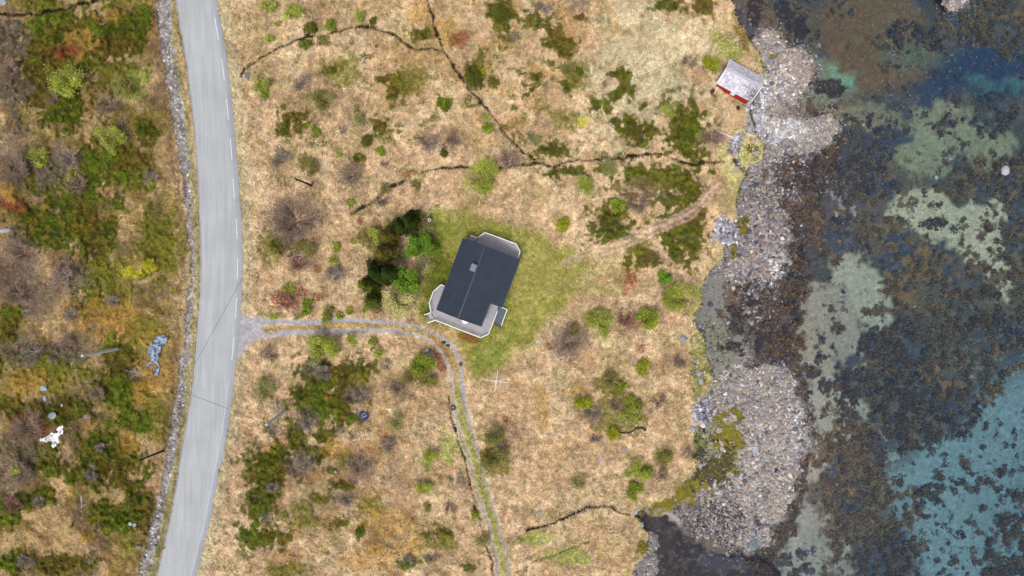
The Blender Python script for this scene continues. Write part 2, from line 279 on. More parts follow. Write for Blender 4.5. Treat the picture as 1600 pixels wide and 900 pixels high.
# west lower side and the middle south: more heath
midS = sstep(uu, 370, 400)*(1-sstep(uu, 620, 720))*sstep(vv, 560, 640)
paint(midS*sstep(fbm(35, 27), .42, .7), S(160, 122, 74), .7); paint(midS*sstep(fbm(22, 28), .55, .75), S(140, 118, 92), .6)
nS = sstep(uu, 560, 620)*(1-sstep(uu, 900, 960))*(1-sstep(vv, 150, 270))
paint(nS*sstep(fbm(26, 29), .4, .7), S(166, 132, 80), .6)
pale = ell(1010, 110, 90, 110, 0, .7); paint(pale, S(186, 178, 146), .6)
PAT = dict(moss=S(74, 84, 16), dmoss=S(56, 68, 12), olive=S(124, 118, 44), ochre=S(170, 132, 64), heath=S(118, 100, 94), red=S(136, 74, 48), green=S(140, 146, 66), yel=S(178, 170, 48), peat=S(84, 68, 54), bark=S(150, 120, 100))
P_ = '''moss 110 75 90 55|moss 70 120 48 55|moss 185 55 40 34|moss 95 165 45 30|ochre 120 70 30 22|red 100 80 20 12|ochre 180 25 30 10|moss 215 45 20 32|moss 228 207 15 22|moss 205 265 26 34|olive 205 275 22 22
moss 60 275 32 26|moss 145 245 22 22|moss 35 330 26 14|moss 120 330 46 34|moss 80 355 44 26|moss 150 375 26 44 20|moss 145 430 30 28|moss 150 470 26 22|olive 175 440 40 40|moss 240 360 22 22|moss 245 400 22 30|olive 250 385 36 50|yel 205 425 14 10|yel 235 415 12 12
ochre 170 490 60 26|ochre 200 520 50 26|moss 190 560 26 20|moss 60 570 60 22|olive 60 590 70 30|ochre 40 600 40 22|moss 20 640 22 16|moss 100 640 40 20|olive 230 530 20 30|ochre 245 570 28 40|moss 180 600 24 22|moss 185 615 30 22
ochre 230 620 26 26|olive 245 660 26 30|moss 150 700 26 24|moss 180 720 40 34|moss 140 740 30 22|moss 210 660 20 20|moss 70 720 28 20|olive 30 700 26 20|moss 205 760 14 14|moss 215 800 30 26|moss 160 800 26 18|moss 180 815 40 20|ochre 140 838 14 8|moss 90 880 40 14|moss 10 800 16 20|moss 60 780 30 14|olive 220 850 26 16|red 45 665 30 18|heath 10 60 26 40|heath 15 140 24 30|heath 90 260 30 26|heath 30 250 30 40|heath 20 420 30 50|heath 50 460 30 30|heath 110 430 26 22|heath 30 540 30 22|heath 110 545 30 18|heath 20 720 30 40|red 15 320 30 14|ochre 10 300 14 16|moss 20 880 20 14|olive 180 115 30 20|moss 15 500 14 30|moss 130 285 30 16|moss 170 262 26 22|ochre 200 690 16 20|green 205 130 24 20
moss 467 195 10 16|moss 450 185 10 12|moss 445 203 8 8|moss 488 43 9 7|moss 477 70 9 9|moss 617 135 14 18|moss 600 125 12 10|olive 640 125 24 24|moss 595 195 14 9|moss 562 245 12 6|moss 700 165 10 10|moss 690 160 8 6|moss 742 118 14 22|moss 770 130 8 8|moss 660 56 16 8|ochre 655 20 22 16|ochre 700 50 24 26|red 720 60 20 12|olive 530 110 30 20|moss 517 110 10 6
moss 783 20 16 26|moss 835 32 14 10|moss 870 60 14 22|moss 880 75 16 16|moss 838 120 14 8|moss 830 140 7 6|moss 905 27 10 6|moss 962 115 12 10|moss 975 130 10 14|moss 960 150 8 8|moss 987 145 7 9|moss 930 163 9 8|moss 950 172 7 7|moss 960 187 7 6|moss 968 203 7 8|moss 988 195 16 14|moss 995 208 14 12|moss 1010 162 9 9|moss 1012 205 9 9|moss 1000 222 10 8|moss 978 190 7 7
moss 1065 190 26 28|moss 1078 215 22 30|moss 1082 240 14 10|olive 1045 175 12 12|moss 1095 10 14 12|moss 1045 5 18 12|moss 858 235 18 7|moss 865 225 10 9|moss 890 268 28 7|moss 870 273 8 7|olive 880 185 20 16|yel 913 190 8 7|olive 900 120 16 22|moss 885 135 12 10|ochre 962 48 9 5|ochre 980 50 8 5
moss 1040 280 50 20|moss 1000 275 30 14|moss 1075 290 28 18|olive 1030 285 34 16|moss 1045 310 40 12|moss 955 350 22 22|moss 965 365 22 12|moss 1015 400 17 15|moss 1060 345 28 18 -25|moss 1065 370 30 26 -30|moss 1055 395 16 14|moss 1085 345 12 20 20|moss 982 408 6 14|olive 1000 385 22 12|red 983 440 10 20
dmoss 505 590 36 22|dmoss 535 610 18 30|moss 550 580 26 16|moss 480 620 26 20|dmoss 500 630 28 22|moss 540 650 14 16|moss 508 680 15 10|dmoss 465 685 14 22|moss 493 710 15 12|moss 420 720 30 22|dmoss 410 745 30 14|moss 435 710 16 14|dmoss 405 780 18 22|moss 410 840 28 16|moss 440 845 14 8|moss 515 733 12 8|moss 533 760 15 9|olive 540 720 16 14|olive 470 805 30 18|moss 530 818 16 6|moss 563 830 7 9|olive 580 790 22 12|ochre 610 820 40 24|ochre 580 870 40 18|ochre 640 850 26 14|moss 690 835 16 10|olive 690 850 26 12|ochre 505 775 8 6|moss 500 780 14 8|ochre 520 700 14 14|moss 640 880 14 6|olive 450 890 30 12|moss 735 885 12 6|olive 560 600 18 16
bark 460 345 44 44|bark 470 400 26 30|red 455 460 26 22|red 495 465 10 8|red 497 418 8 8|olive 420 385 16 24|moss 440 380 14 10|heath 525 430 16 14|red 563 345 6 5|peat 590 470 16 16|olive 655 350 24 18|olive 590 370 30 24|red 990 500 16 14|bark 985 500 22 22|heath 890 530 26 24|olive 950 600 30 16|olive 960 650 40 26|bark 915 645 24 22|red 1065 470 10 8|bark 1060 560 18 22|bark 1000 300 36 18|heath 905 8 20 12|bark 1020 745 14 16|olive 1035 715 16 14|bark 780 700 20 26|olive 770 710 20 26|red 735 528 21 8 15|red 688 560 8 26 -15|red 660 552 6 5|bark 620 600 26 12|ochre 850 640 10 30|ochre 905 610 16 10|bark 800 680 20 22|heath 555 615 18 12|heath 475 655 16 14|heath 470 725 20 18|heath 560 730 24 20|heath 535 780 20 9|heath 720 750 8 12|red 790 655 6 6|red 1003 545 5 6|red 857 540 5 5|red 640 270 12 4|heath 672 220 16 16|bark 700 215 22 16|heath 545 275 18 16|bark 795 250 20 14|bark 1115 215 20 20|heath 440 250 16 16|bark 560 300 16 14|green 1045 175 14 12|green 1140 75 30 16 50|green 700 700 14 22|green 830 840 30 10|green 890 870 34 14|heath 910 795 30 6 -20|bark 960 820 20 12'''
mossm = np.zeros_like(land); woody = np.zeros_like(land)
for ln in P_.replace('\n', '|').split('|'):
    t = ln.split(); a_ = [float(q) for q in t[1:]]; k = t[0]; gr = 1.22 if a_[0] < 300 else 1.10
    if k in ('moss', 'olive', 'heath', 'dmoss') and min(a_[2:4]) > 10: a_[2] *= gr; a_[3] *= gr
    m = ell(*a_)
    if k in ('moss', 'dmoss') and a_[0] > 300: h_ = ell(a_[0], a_[1], a_[2]*1.7, a_[3]*1.7)*sstep(tuft, .52, .60); paint(h_, S(94, 92, 30), .85); mossm = np.maximum(mossm, h_*.7)
    paint(m, PAT[k], {'bark': .45, 'heath': .6, 'red': .8, 'olive': .75, 'ochre': .7}.get(k, .92 if a_[0] < 300 else .84))
    if k in ('moss', 'dmoss', 'olive'):
        if k != 'olive': paint(m*sstep(n5, .55, .8), S(104, 106, 28), .6); paint(m*sstep(nB, .55, .8), S(122, 108, 34), .45); paint(m*sstep(vn(5, 61)*.6+n6*.4, .66, .8), S(150, 118, 60), .5); paint(m*sstep(nD, .55, .8), S(112, 84, 40), .45); paint(m*sstep(nC, .6, .8), S(92, 112, 26), .5)
        mossm = np.maximum(mossm, m*(1 if k != 'olive' else .6))
    if k in ('heath', 'bark'): woody = np.maximum(woody, m)
Z += (mossm*land*(.12+.25*(n5-.3))).astype(np.float32)
# roadside strips, lawn, paths
paint(line([(x+10, y) for x, y in VM], 5, 5, 3)*(1-road), S(140, 138, 92), .8)
paint(line([(q[0]+7, q[1]) for q in ROADR], 9, 8, 5)*(1-road)*(1-track), S(172, 160, 126), .7)
paint(verge, S(160, 150, 142)); paint(verge*sstep(n3, .5, .8), S(205, 200, 210), .5); paint(verge*sstep(nB, .6, .8), S(110, 96, 100), .8)
paint(line([(x-16, y) for x, y in VM], 3, 8, 4)*(1-verge), S(120, 84, 66), .5)
paint(lawn, S(166, 158, 82)); paint(lawn*sstep(nC, .45, .7), S(132, 140, 56), .7); paint(lawn*sstep(nA, .55, .85), S(188, 172, 104), .65); paint(lawn*sstep(n5, .6, .85), S(124, 138, 60), .5)
paint(lawn*ell(830, 430, 60, 60), S(180, 168, 98), .6); paint(lawn*ell(680, 440, 26, 60), S(104, 108, 34), .8); paint(lawn*ell(765, 560, 34, 22), S(138, 152, 76), .6)
paint(ell(735, 529, 20, 7, 18, .3), S(142, 92, 52), .85)
paint(line([(705, 520), (716, 545), (724, 570), (730, 590)], 7, 4, 4), S(196, 168, 122), .7)
gstrip = line([((a[0]+b[0])/2, (a[1]+b[1])/2) for a, b in zip(T_UP[11:], T_LO[11:])], 5, 3, 3); paint(gstrip, S(166, 162, 88), .9)
paint(line([((a[0]+b[0])/2, (a[1]+b[1])/2) for a, b in zip(T_UP[1:11], T_LO[1:11])], 4, 3, 3), S(168, 140, 74), .8)
paint(track, S(188, 182, 186)); paint(track*sstep(n5, .55, .85), S(150, 144, 146), .4); paint(track*sstep(vv, 640, 690), S(176, 166, 144), .7)
paint(pathv*sstep(n5, .3, .6), S(126, 112, 70), .6); paint(path1, S(192, 168, 142), 1); paint(line([(x+1, y+4) for x, y in PATH1[1:]], 2.4, 3, 2), S(168, 128, 108), .85); paint(line([(x-3, y-4) for x, y in PATH1[1:]], 1.8, 3, 2), S(168, 128, 108), .8)
paint(line([(x, y) for x, y in PATH1[:5]], 3.5, 3, 3), S(168, 158, 100), .5)
paint(ell(905, 425, 60, 32, 0, .5)*(1-lawn), S(176, 164, 104), .5)
paint(line([(892, 445), (925, 450), (962, 456)], 6, 4, 4), S(168, 158, 96), .7)
path_l = line([(838, 520), (840, 600), (835, 690)], 4, 14, 5); paint(path_l, S(190, 150, 108), .5)
bank = np.clip(land*(1-sstep(blur(land, 8), .5, .995)), 0, 1); paint(bank*sstep(nA, .2, .5), S(188, 172, 118), .9); paint(bank*sstep(nB, .5, .7), S(144, 148, 76), .8)
bk2 = ell(1092, 570, 14, 70, 0, .5)*land; paint(bk2, S(156, 154, 86), .85); paint(bk2*sstep(n5, .6, .75), S(96, 96, 50), .8)
paint(ell(1150, 250, 26, 40, 10, .5)*land, S(184, 174, 110), .8); paint(ell(1175, 240, 20, 14, 0, .5)*land, S(148, 152, 84), .8)
paint(ell(1160, 55, 10, 28, -20)*1, S(118, 98, 36), .9); paint(ell(1175, 60, 7, 22, -20)*1, S(100, 110, 30), .6)
slab = np.maximum(np.maximum(poly([(1164, 162), (1178, 148), (1202, 140), (1196, 180), (1196, 208), (1180, 214), (1166, 200)], 5), poly([(1138, 222), (1150, 212), (1162, 206), (1160, 222), (1150, 234), (1140, 236)], 6)),
    np.maximum(poly([(1118, 345), (1130, 341), (1148, 344), (1150, 362), (1140, 384), (1130, 384), (1120, 368)], 7), poly([(1084, 632), (1096, 622), (1108, 648), (1100, 660), (1086, 660)], 6)))
paint(slab, S(206, 202, 214)); paint(slab*sstep(n5, .62, .7), S(110, 100, 112), .85); paint(slab*sstep(nB, .6, .7), S(170, 160, 130), .6)
gm = poly([(1093, 660), (1112, 650), (1126, 680), (1122, 712), (1102, 732), (1082, 722), (1084, 690)], 8); paint(gm, S(138, 152, 84), .9); paint(gm*sstep(nA+n5*.5, .85, .92), S(54, 58, 44), .9)
paint(stream*land, S(52, 42, 36), .95); paint(stream2*land, S(92, 84, 40), .8); paint(blur(stream, 3)*2.0*land*(1-np.clip(stream*2, 0, 1)), S(140, 116, 76), .45)
edge = np.clip(1-sstep(blur(land, 2), .62, .9), 0, 1)*sstep(uu, 950, 1000)*(land > .3); paint(edge*sstep(nB, .35, .45), S(44, 36, 32), .95)
crk = np.abs(nA-.5)*sstep(uu, 1040, 1080)
paint(bank*(crk < .012)*(crk > 0)*sstep(nC, .4, .5), S(40, 34, 28), .8)
spk = np.exp((n5-.5)*.30+(vn(2.6, 77)-.5)*.5+(nB-.5)*.12).astype(np.float32)
hard = np.clip(track+verge+slab+road+gm, 0, 1); fL = 1.22+(.86-1.22)*np.clip(mossm, 0, 1); fL = fL*(1-.08*west*(1-mossm))*(.92+.16*nC); fL = fL*(1-hard)+.74*hard
fL = fL*np.where(stream > .4, .6, 1)
landcol = (col*(fL*spk)[..., None]*np.array([1.0, 1.025, 1.04])).astype(np.float32)
# shore
col[:] = S(160, 146, 146)
b = fans[0]; paint(b, S(184, 170, 158)); paint(ell(1245, 105, 30, 30)*b, S(206, 176, 148), .7)
b = fans[1]; paint(b, S(166, 154, 146)); paint(ell(1225, 205, 40, 20), S(206, 202, 210), .8); paint(ell(1225, 250, 50, 14), S(120, 116, 122), .8); paint(ell(1195, 190, 20, 14), S(160, 150, 128), .8)
b = fans[2]; paint(b, S(150, 138, 140)); paint(ell(1195, 300, 36, 26), S(114, 104, 90), .7); paint(ell(1200, 370, 34, 40), S(178, 160, 156), .6)
sandf = poly([(1088, 440), (1115, 432), (1150, 430), (1160, 470), (1165, 520), (1150, 570), (1110, 592), (1090, 560), (1080, 500)], 10, 3); paint(sandf, S(140, 138, 134)); paint(sandf*ell(1130, 530, 22, 40), S(136, 138, 112), .7)
paint(ell(1148, 465, 26, 24), S(104, 80, 64), .8)
b = fans[3]; paint(b, S(178, 168, 160)); paint(b*sstep(nC, .5, .7), S(138, 134, 138), .7); paint(b*sstep(nD, .5, .75), S(192, 174, 152), .5); paint(ell(1150, 610, 50, 30), S(168, 158, 148), .8)
mud = ell(1110, 815, 60, 34, 10); paint(mud, S(126, 114, 122), .9); paint(mud*sstep(n5+nA, 1.1, 1.3), S(64, 54, 58), .8)
paint(ell(1120, 730, 30, 26)*sstep(nB, .4, .6), S(96, 94, 112), .7)
alg = poly([(1110, 652), (1150, 636), (1162, 632), (1164, 660), (1166, 690), (1150, 712), (1160, 735), (1132, 752), (1122, 778), (1100, 792), (1080, 786), (1052, 796), (1020, 802), (1022, 788), (1050, 768), (1085, 742), (1106, 722), (1112, 690)], 12)
alg = alg*sstep(nA+n6*.4, .38, .5); alg = np.maximum(alg, np.maximum(ell(1160, 352, 10, 14), ell(1147, 390, 5, 12))); alg = np.maximum(alg, ell(1105, 590, 16, 22)*sstep(nB, .3, .5)); alg = np.maximum(alg, ell(1003, 855, 9, 18)); alg = np.maximum(alg, ell(1175, 233, 9, 7)); alg = np.maximum(alg, ell(1207, 90, 6, 6))
paint(alg, S(150, 140, 26), .95); paint(alg*sstep(n5, .55, .8), S(116, 100, 36), .7); paint(alg*sstep(nC, .5, .7), S(140, 104, 40), .5)
paint(fans[6], S(146, 144, 144)); paint(fans[6]*sstep(nB, .5, .65), S(104, 100, 98), .7); paint(fans[5], S(186, 170, 160), .8)
beachcol = col*.74
# seabed: kelp on sand, blue of deeper water painted into the colours
col[:] = S(80, 76, 78)
paint(sstep(nC, .4, .7), S(70, 74, 92), .8); paint(sstep(nD, .45, .7), S(108, 92, 80), .7)
def sea(pts, c, amt=1, warp=26, soft=2, thr=None):
    m = poly(pts, warp, soft)
    if thr: m = m*sstep(nA*.6+n5*.4, thr, thr+.12)
    paint(m, c, amt)
sea([(1270, 20), (1420, -60), (1440, 40), (1482, 90), (1450, 130), (1400, 152), (1350, 150), (1325, 115), (1290, 75)], S(118, 90, 72), 1, 16, 6)
sea([(1165, -10), (1200, 0), (1270, 15), (1290, 70), (1230, 66), (1190, 48)], S(104, 92, 76), .9, 20); paint(ell(1245, 30, 26, 34, 0, 1.2), S(44, 44, 58), .9); paint(ell(1180, 18, 10, 26), S(50, 42, 44), .9)
sea([(1360, 80), (1440, 70), (1500, 92), (1480, 110), (1420, 104)], S(92, 110, 98), .6, 30, 4)
sea([(1400, 150), (1470, 100), (1500, 60), (1700, 50), (1700, 150), (1560, 160), (1480, 145), (1440, 170)], S(44, 62, 92), .9, 30, 8)
sea([(1500, 118), (1560, 124), (1640, 118), (1640, 140), (1560, 140), (1510, 138)], S(80, 116, 116), .8, 20, 4)
sea([(1275, 85), (1300, 95), (1335, 125), (1345, 150), (1300, 155), (1262, 165), (1250, 170), (1268, 140), (1285, 115)], S(128, 134, 112), .9, 14, 3)
sea([(1290, 100), (1312, 112), (1335, 128), (1340, 142), (1320, 138), (1300, 124)], S(128, 160, 138), .9, 12); paint(ell(1298, 138, 22, 12, 15), S(48, 44, 50), .95)
sea([(1255, 165), (1330, 160), (1400, 172), (1420, 195), (1350, 205), (1310, 190), (1260, 178)], S(140, 126, 102), .9, 14)
sea([(1408, 230), (1432, 170), (1485, 152), (1515, 185), (1575, 205), (1600, 235), (1540, 262), (1490, 236), (1470, 262), (1440, 280), (1412, 262)], S(150, 140, 114), .95, 26)
paint(ell(1478, 180, 28, 22), S(152, 128, 106), .7)
sea([(1325, 255), (1345, 235), (1400, 245), (1430, 270), (1380, 280), (1340, 275)], S(116, 108, 92), .7, 26, 2, .45)
sea([(1370, 332), (1405, 303), (1440, 290), (1470, 296), (1498, 324), (1530, 316), (1570, 308), (1574, 330), (1556, 352), (1564, 384), (1580, 420), (1564, 466), (1545, 448), (1528, 418), (1500, 408), (1482, 386), (1455, 372), (1425, 366), (1400, 352)], S(194, 172, 146), 1, 20)
sea([(1300, 425), (1318, 385), (1345, 405), (1378, 430), (1388, 470), (1380, 522), (1350, 515), (1325, 480)], S(178, 162, 144), 1, 24)
sea([(1228, 500), (1250, 455), (1300, 445), (1330, 480), (1345, 515), (1350, 560), (1300, 560), (1310, 600), (1345, 640), (1290, 655), (1262, 600), (1245, 580)], S(164, 148, 134), .95, 26, 2)
sea([(1255, 600), (1310, 590), (1350, 640), (1330, 690), (1290, 690), (1300, 720), (1265, 770), (1240, 850), (1225, 880), (1240, 760), (1262, 700)], S(168, 158, 146), .95, 22)
sea([(1212, 870), (1245, 790), (1285, 800), (1320, 850), (1330, 960), (1210, 960)], S(158, 146, 138), .95, 26)
sea([(1330, 640), (1400, 650), (1420, 700), (1385, 760), (1340, 720)], S(154, 160, 148), .7, 30, 2, .5)
sea([(1700, 520), (1570, 585), (1530, 620), (1515, 670), (1470, 680), (1435, 705), (1380, 740), (1385, 800), (1430, 830), (1432, 960), (1700, 1000)], S(126, 143, 149), .92, 30, 9)
sea([(1480, 560), (1520, 520), (1550, 470), (1620, 520), (1620, 590), (1560, 610), (1510, 600)], S(130, 146, 144), .8, 36, 3, .45)
sea([(1395, 500), (1430, 495), (1520, 540), (1560, 600), (1520, 640), (1440, 600)], S(90, 112, 120), .5, 40, 3, .5)
paint(sstep(uu, 1480, 1640)*sstep(vv, 560, 860), S(70, 92, 104), .45)  # depth gradient painted into the bed colour, darker blue to the lower right
# kelp over sand; navy has the water's blue scatter painted in
brown, navy, orange = S(112, 88, 74), S(56, 58, 76), S(138, 98, 70)
kelpm = np.zeros_like(land)
def kelp(u, v, ru, rv, c, thr, amt=.95, rot=0):
    global kelpm
    m = ell(u, v, ru, rv, rot, .6)*sstep(nA*.5+n5*.3+vn(4, 70)*.2, thr, thr+.06); paint(m, c, amt); kelpm = np.maximum(kelpm, m)
for a in ((1470, 470, 90, 80, brown, .40), (1440, 440, 60, 60, orange, .55), (1330, 330, 90, 70, brown, .5), (1400, 560, 80, 60, brown, .5), (1340, 820, 55, 120, brown, .36), (1340, 720, 40, 70, brown, .40), (1320, 700, 26, 60, orange, .6), (1310, 680, 36, 46, brown, .46), (1380, 620, 70, 40, navy, .42), (1450, 640, 80, 60, navy, .36),
          (1410, 790, 36, 34, brown, .45), (1450, 775, 20, 20, navy, .5), (1390, 880, 50, 50, navy, .4), (1515, 740, 50, 24, navy, .58), (1540, 800, 60, 80, navy, .7), (1600, 860, 60, 80, navy, .46, .8), (1590, 420, 46, 80, brown, .42), (1550, 520, 60, 60, navy, .5), (1560, 660, 90, 70, navy, .74), (1480, 830, 70, 60, navy, .74),
          (1300, 560, 50, 50, navy, .55), (1335, 600, 40, 30, navy, .46), (1540, 280, 80, 40, brown, .42), (1460, 350, 20, 8, navy, .4), (1560, 30, 80, 50, brown, .40), (1600, 10, 40, 30, orange, .5), (1480, 200, 80, 30, navy, .66), (1530, 180, 50, 30, navy, .55), (1300, 250, 70, 50, navy, .38), (1420, 60, 60, 20, navy, .5), (1360, 200, 40, 20, navy, .55),
          (1520, 580, 60, 50, brown, .55), (1410, 530, 50, 40, navy, .45), (1450, 600, 40, 26, orange, .62), (1240, 870, 26, 30, navy, .52), (1500, 340, 60, 30, navy, .66), (1550, 380, 50, 40, brown, .6), (1280, 480, 50, 30, brown, .6), (1380, 470, 20, 30, brown, .6)):
    kelp(*a)
fs = vn(4, 71)*.5+vn(8, 72)*.5; fr_ = vn(5, 73)*.55+vn(2.6, 74)*.45
paint(sstep(fs, .68, .74)*sstep(nC+nD, .7, 1.1), S(58, 60, 80), .85); kelpm = np.maximum(kelpm, sstep(fs, .7, .76)*.5)
cl = vn(7, 75)*.6+vn(3.5, 76)*.4
paint(kelpm*sstep(cl, .58, .66), S(122, 96, 78), .4); paint(kelpm*sstep(1-cl, .58, .68), S(46, 48, 62), .5)
col *= np.exp((fr_-.5)*.38)[..., None].astype(np.float32)
# dark weed belt along the shingle
belt = line([(1262, 165), (1300, 195), (1296, 240), (1282, 275), (1262, 300), (1252, 340), (1248, 380), (1245, 430), (1225, 470), (1215, 530), (1232, 565), (1250, 600), (1262, 640), (1268, 690), (1254, 735), (1247, 780), (1235, 820), (1205, 850), (1190, 880)], [2, 3, 12, 18, 24, 16, 12, 20, 30, 40, 14, 8, 9, 7, 8, 9, 10, 14, 20], 16, 8)
belt = belt*sstep(nA*.6+n6*.4, .25, .42); paint(belt, S(56, 47, 44), .95); paint(belt*sstep(nC, .45, .7), S(104, 74, 44), .5); paint(belt*sstep(nB, .55, .75), S(34, 32, 40), .85)
paint(ell(1200, 505, 50, 40, 0)*sstep(nB, .35, .6), S(40, 38, 48), .85)
kelpm = np.maximum(kelpm, belt)
paint(pool, S(46, 40, 50)); paint(pool*sstep(nB, .4, .6), S(34, 32, 44), .9); paint(pool*sstep(n5, .6, .75), S(70, 60, 52), .7); paint(pool*ell(1125, 880, 50, 22, 0), S(62, 64, 80), .8); paint(pool*ell(1040, 830, 30, 20)*0, S(40, 40, 50))
paint(sstep(n3+n5*.5, 1.2, 1.35), S(150, 140, 120), .25)
seacol = col
wb = sstep(blur(beach, 1)+land, .35, .65)[..., None]
# weed dark patch on the flat
bc = beachcol; dk = np.maximum(ell(1200, 500, 50, 46, 20), np.maximum(ell(1180, 545, 40, 14, 5), ell(1235, 285, 14, 34, 10)))*sstep(nA*.6+n5*.4, .36, .48)
bc = bc*(1-dk[..., None]*.92)+S(50, 42, 44)*dk[..., None]*.92
COL = seacol*(1-wb)+bc*wb; wl_ = sstep(land, .35, .65)[..., None]; COL = (COL*(1-wl_)+landcol*wl_).astype(np.float32)
shm = (slab+gm)[..., None]; COL = np.where(shm > .4, landcol, COL)
ca = alg[..., None]; COL = COL*(1-ca*.95)+(S(134, 124, 24, .46)*(1.1-.4*n5[..., None]))*ca*.95
del landcol, beachcol
# --- sheet mesh, split by surface
def axis(a, b, st):
    m = np.arange(a, b+.01, st); o = []; s_ = st; x = b
    while x < 12000: s_ *= 1.22; x += s_; o.append(x)
    lo = []; s_ = st; x = a
    while x > -12000: s_ *= 1.22; x -= s_; lo.append(x)
    return np.concatenate([lo[::-1], m, o])
ax_u = axis(-50, 1650, 1.6); ax_v = axis(-40, 940, 1.6)
gu, gv = np.meshgrid(ax_u, ax_v); nU, nV = len(ax_u), len(ax_v)
gz = zi(Z, gu, gv)
far = np.clip((np.hypot(gu-800, gv-450)-1200)/3000, 0, 1)
gz = np.where(gz > 0, gz+far*8, gz-far*6)
GV = PX(gu, gv, gz).reshape(-1, 3)
COL = np.clip(COL, .004, .8)
GC = np.stack([zi(COL[..., i], gu, gv) for i in range(3)], -1).reshape(-1, 3)
q = np.arange(nU*nV).reshape(nV, nU); QF = np.stack([q[1:, :-1], q[1:, 1:], q[:-1, 1:], q[:-1, :-1]], -1).reshape(-1, 4)
cu = (gu[:-1, :-1]+gu[1:, 1:])/2; cv = (gv[:-1, :-1]+gv[1:, 1:])/2
cls = np.zeros(cu.shape, int)
cls[zi(lawn, cu, cv) > .5] = 1; cls[zi(verge, cu, cv) > .5] = 3; cls[zi(path1, cu, cv) > .5] = 4; cls[zi(track, cu, cv) > .5] = 2
ld = zi(land, cu, cv); cls[(ld < .5)] = 6; cls[(ld < .5) & (zi(beach, cu, cv) > .5)] = 5
cls = cls.ravel()
m_ground = mat('ground_soil', attr=True, rough=.95, spec=.1, noise=[(9, .72, 1.25), (2.2, .85, 1.14)], bump=(7, .12))
m_beach = mat('shore_gravel', attr=True, rough=.8, spec=.2, noise=[(7, .6, 1.3), (2, .85, 1.1)], bump=(8, .12))
m_seabed = mat('seabed_sand_weed', attr=True, rough=.95, spec=.05, noise=[(5, .75, 1.25), (1.5, .85, 1.15)], bump=(4, .15))
m_grav = mat('gravel', attr=True, rough=.9, spec=.1, noise=[(11, .7, 1.2)], bump=(12, .05))
for k, (nm, mt) in enumerate((('ground', m_ground), ('lawn', m_ground), ('gravel_track', m_grav), ('stony_verge', m_grav), ('footpath', m_ground), ('beach', m_beach), ('seabed', m_seabed))):
    f = QF[cls == k]; ids, inv = np.unique(f.ravel(), return_inverse=True)
    tag(mk(nm, GV[ids], inv.reshape(-1, 4), mt, vcol=GC[ids], smooth=True), kind='structure')
# --- road ribbon
vs = np.arange(-200, 1081, 2.0); nc = 15; Lx = interp(ROADL, vs)+rng.normal(0, .35, len(vs)); Rx = interp(ROADR, vs)+rng.normal(0, .5, len(vs))
Lx = np.convolve(np.pad(Lx, 4, 'edge'), np.hanning(9)/np.hanning(9).sum(), 'same')[4:-4]+rng.normal(0, .2, len(vs)); Rx = np.convolve(np.pad(Rx, 4, 'edge'), np.hanning(9)/np.hanning(9).sum(), 'same')[4:-4]+rng.normal(0, .25, len(vs))
f_ = np.linspace(0, 1, nc); RU = Lx[:, None]*(1-f_)+Rx[:, None]*f_; RV = np.repeat(vs[:, None], nc, 1)
def road_z(u, v, c=None): return zi(ROADZ, u, v)
ROADZ = blur(Hlow, 20)
RZ = zi(ROADZ, RU, RV)+.10+.05*(1-(2*f_-1)**2); RZ[:, 0] -= .14; RZ[:, -1] -= .14
RP = PX(RU, RV, RZ).reshape(-1, 3); q = np.arange(len(vs)*nc).reshape(len(vs), nc); RF = np.stack([q[1:, :-1], q[1:, 1:], q[:-1, 1:], q[:-1, :-1]], -1).reshape(-1, 4)
base = S(184, 187, 191, .45); prof = np.interp(f_, [0, .06, .15, .28, .42, .52, .66, .78, .86, .93, 1], [.86, .98, .96, 1.03, .97, 1.02, .95, 1.02, .98, .98, .86])
RC = base[None, None, :]*prof[None, :, None]*np.ones((len(vs), 1, 1)); RC[:, -2:] = S(172, 176, 184, .45)*np.ones((len(vs), 2, 3)); RC[:, 0] = S(150, 148, 140, .45)
m_asph = mat('asphalt', attr=True, rough=.9, spec=.15, streak=(1, .05, 1), noise=[(2.2, .90, 1.07), (14, .88, 1.1), (.22, .93, 1.06), (40, .9, 1.1)], bump=(30, .01))
rd = tag(mk('road', RP, RF, m_asph, vcol=RC.reshape(-1, 3), smooth=True), kind='structure')
mb = MB()
def strip(v0, v1, off, wd, side):
    n = max(2, int((v1-v0)/3)+1); v_ = np.linspace(v0, v1, n); u_ = (interp(ROADR, v_)-off) if side else (interp(ROADL, v_)+off)
    P = []
    for a, b in zip(u_, v_):
        for s_ in (-1, 1):
            fr = (a-interp(ROADL, b))/(interp(ROADR, b)-interp(ROADL, b)); zz = float(zi(ROADZ, a, b))+.10+.05*(1-(2*fr-1)**2)+.012
            P.append(tuple(PX(a+s_*wd/2, b, zz)))
    mb.add(P, [(2*i+2, 2*i+3, 2*i+1, 2*i) for i in range(n-1)])
for a, b in ((-96, -62), (-34, 0), (28, 62), (91, 125), (155, 187), (217, 250), (279, 311), (341, 373), (403, 436), (465, 498), (528, 562)): strip(a, b, 8.5, 1.15, 1)
strip(592, 900, 9, .5, 1); strip(440, 620, 2.5, .5, 0)
m_paint = mat('road_paint', S(238, 240, 246, .46), rough=.8, noise=[(6, .75, 1.05)])
tag(mb.build('road_markings', m_paint), kind='structure')
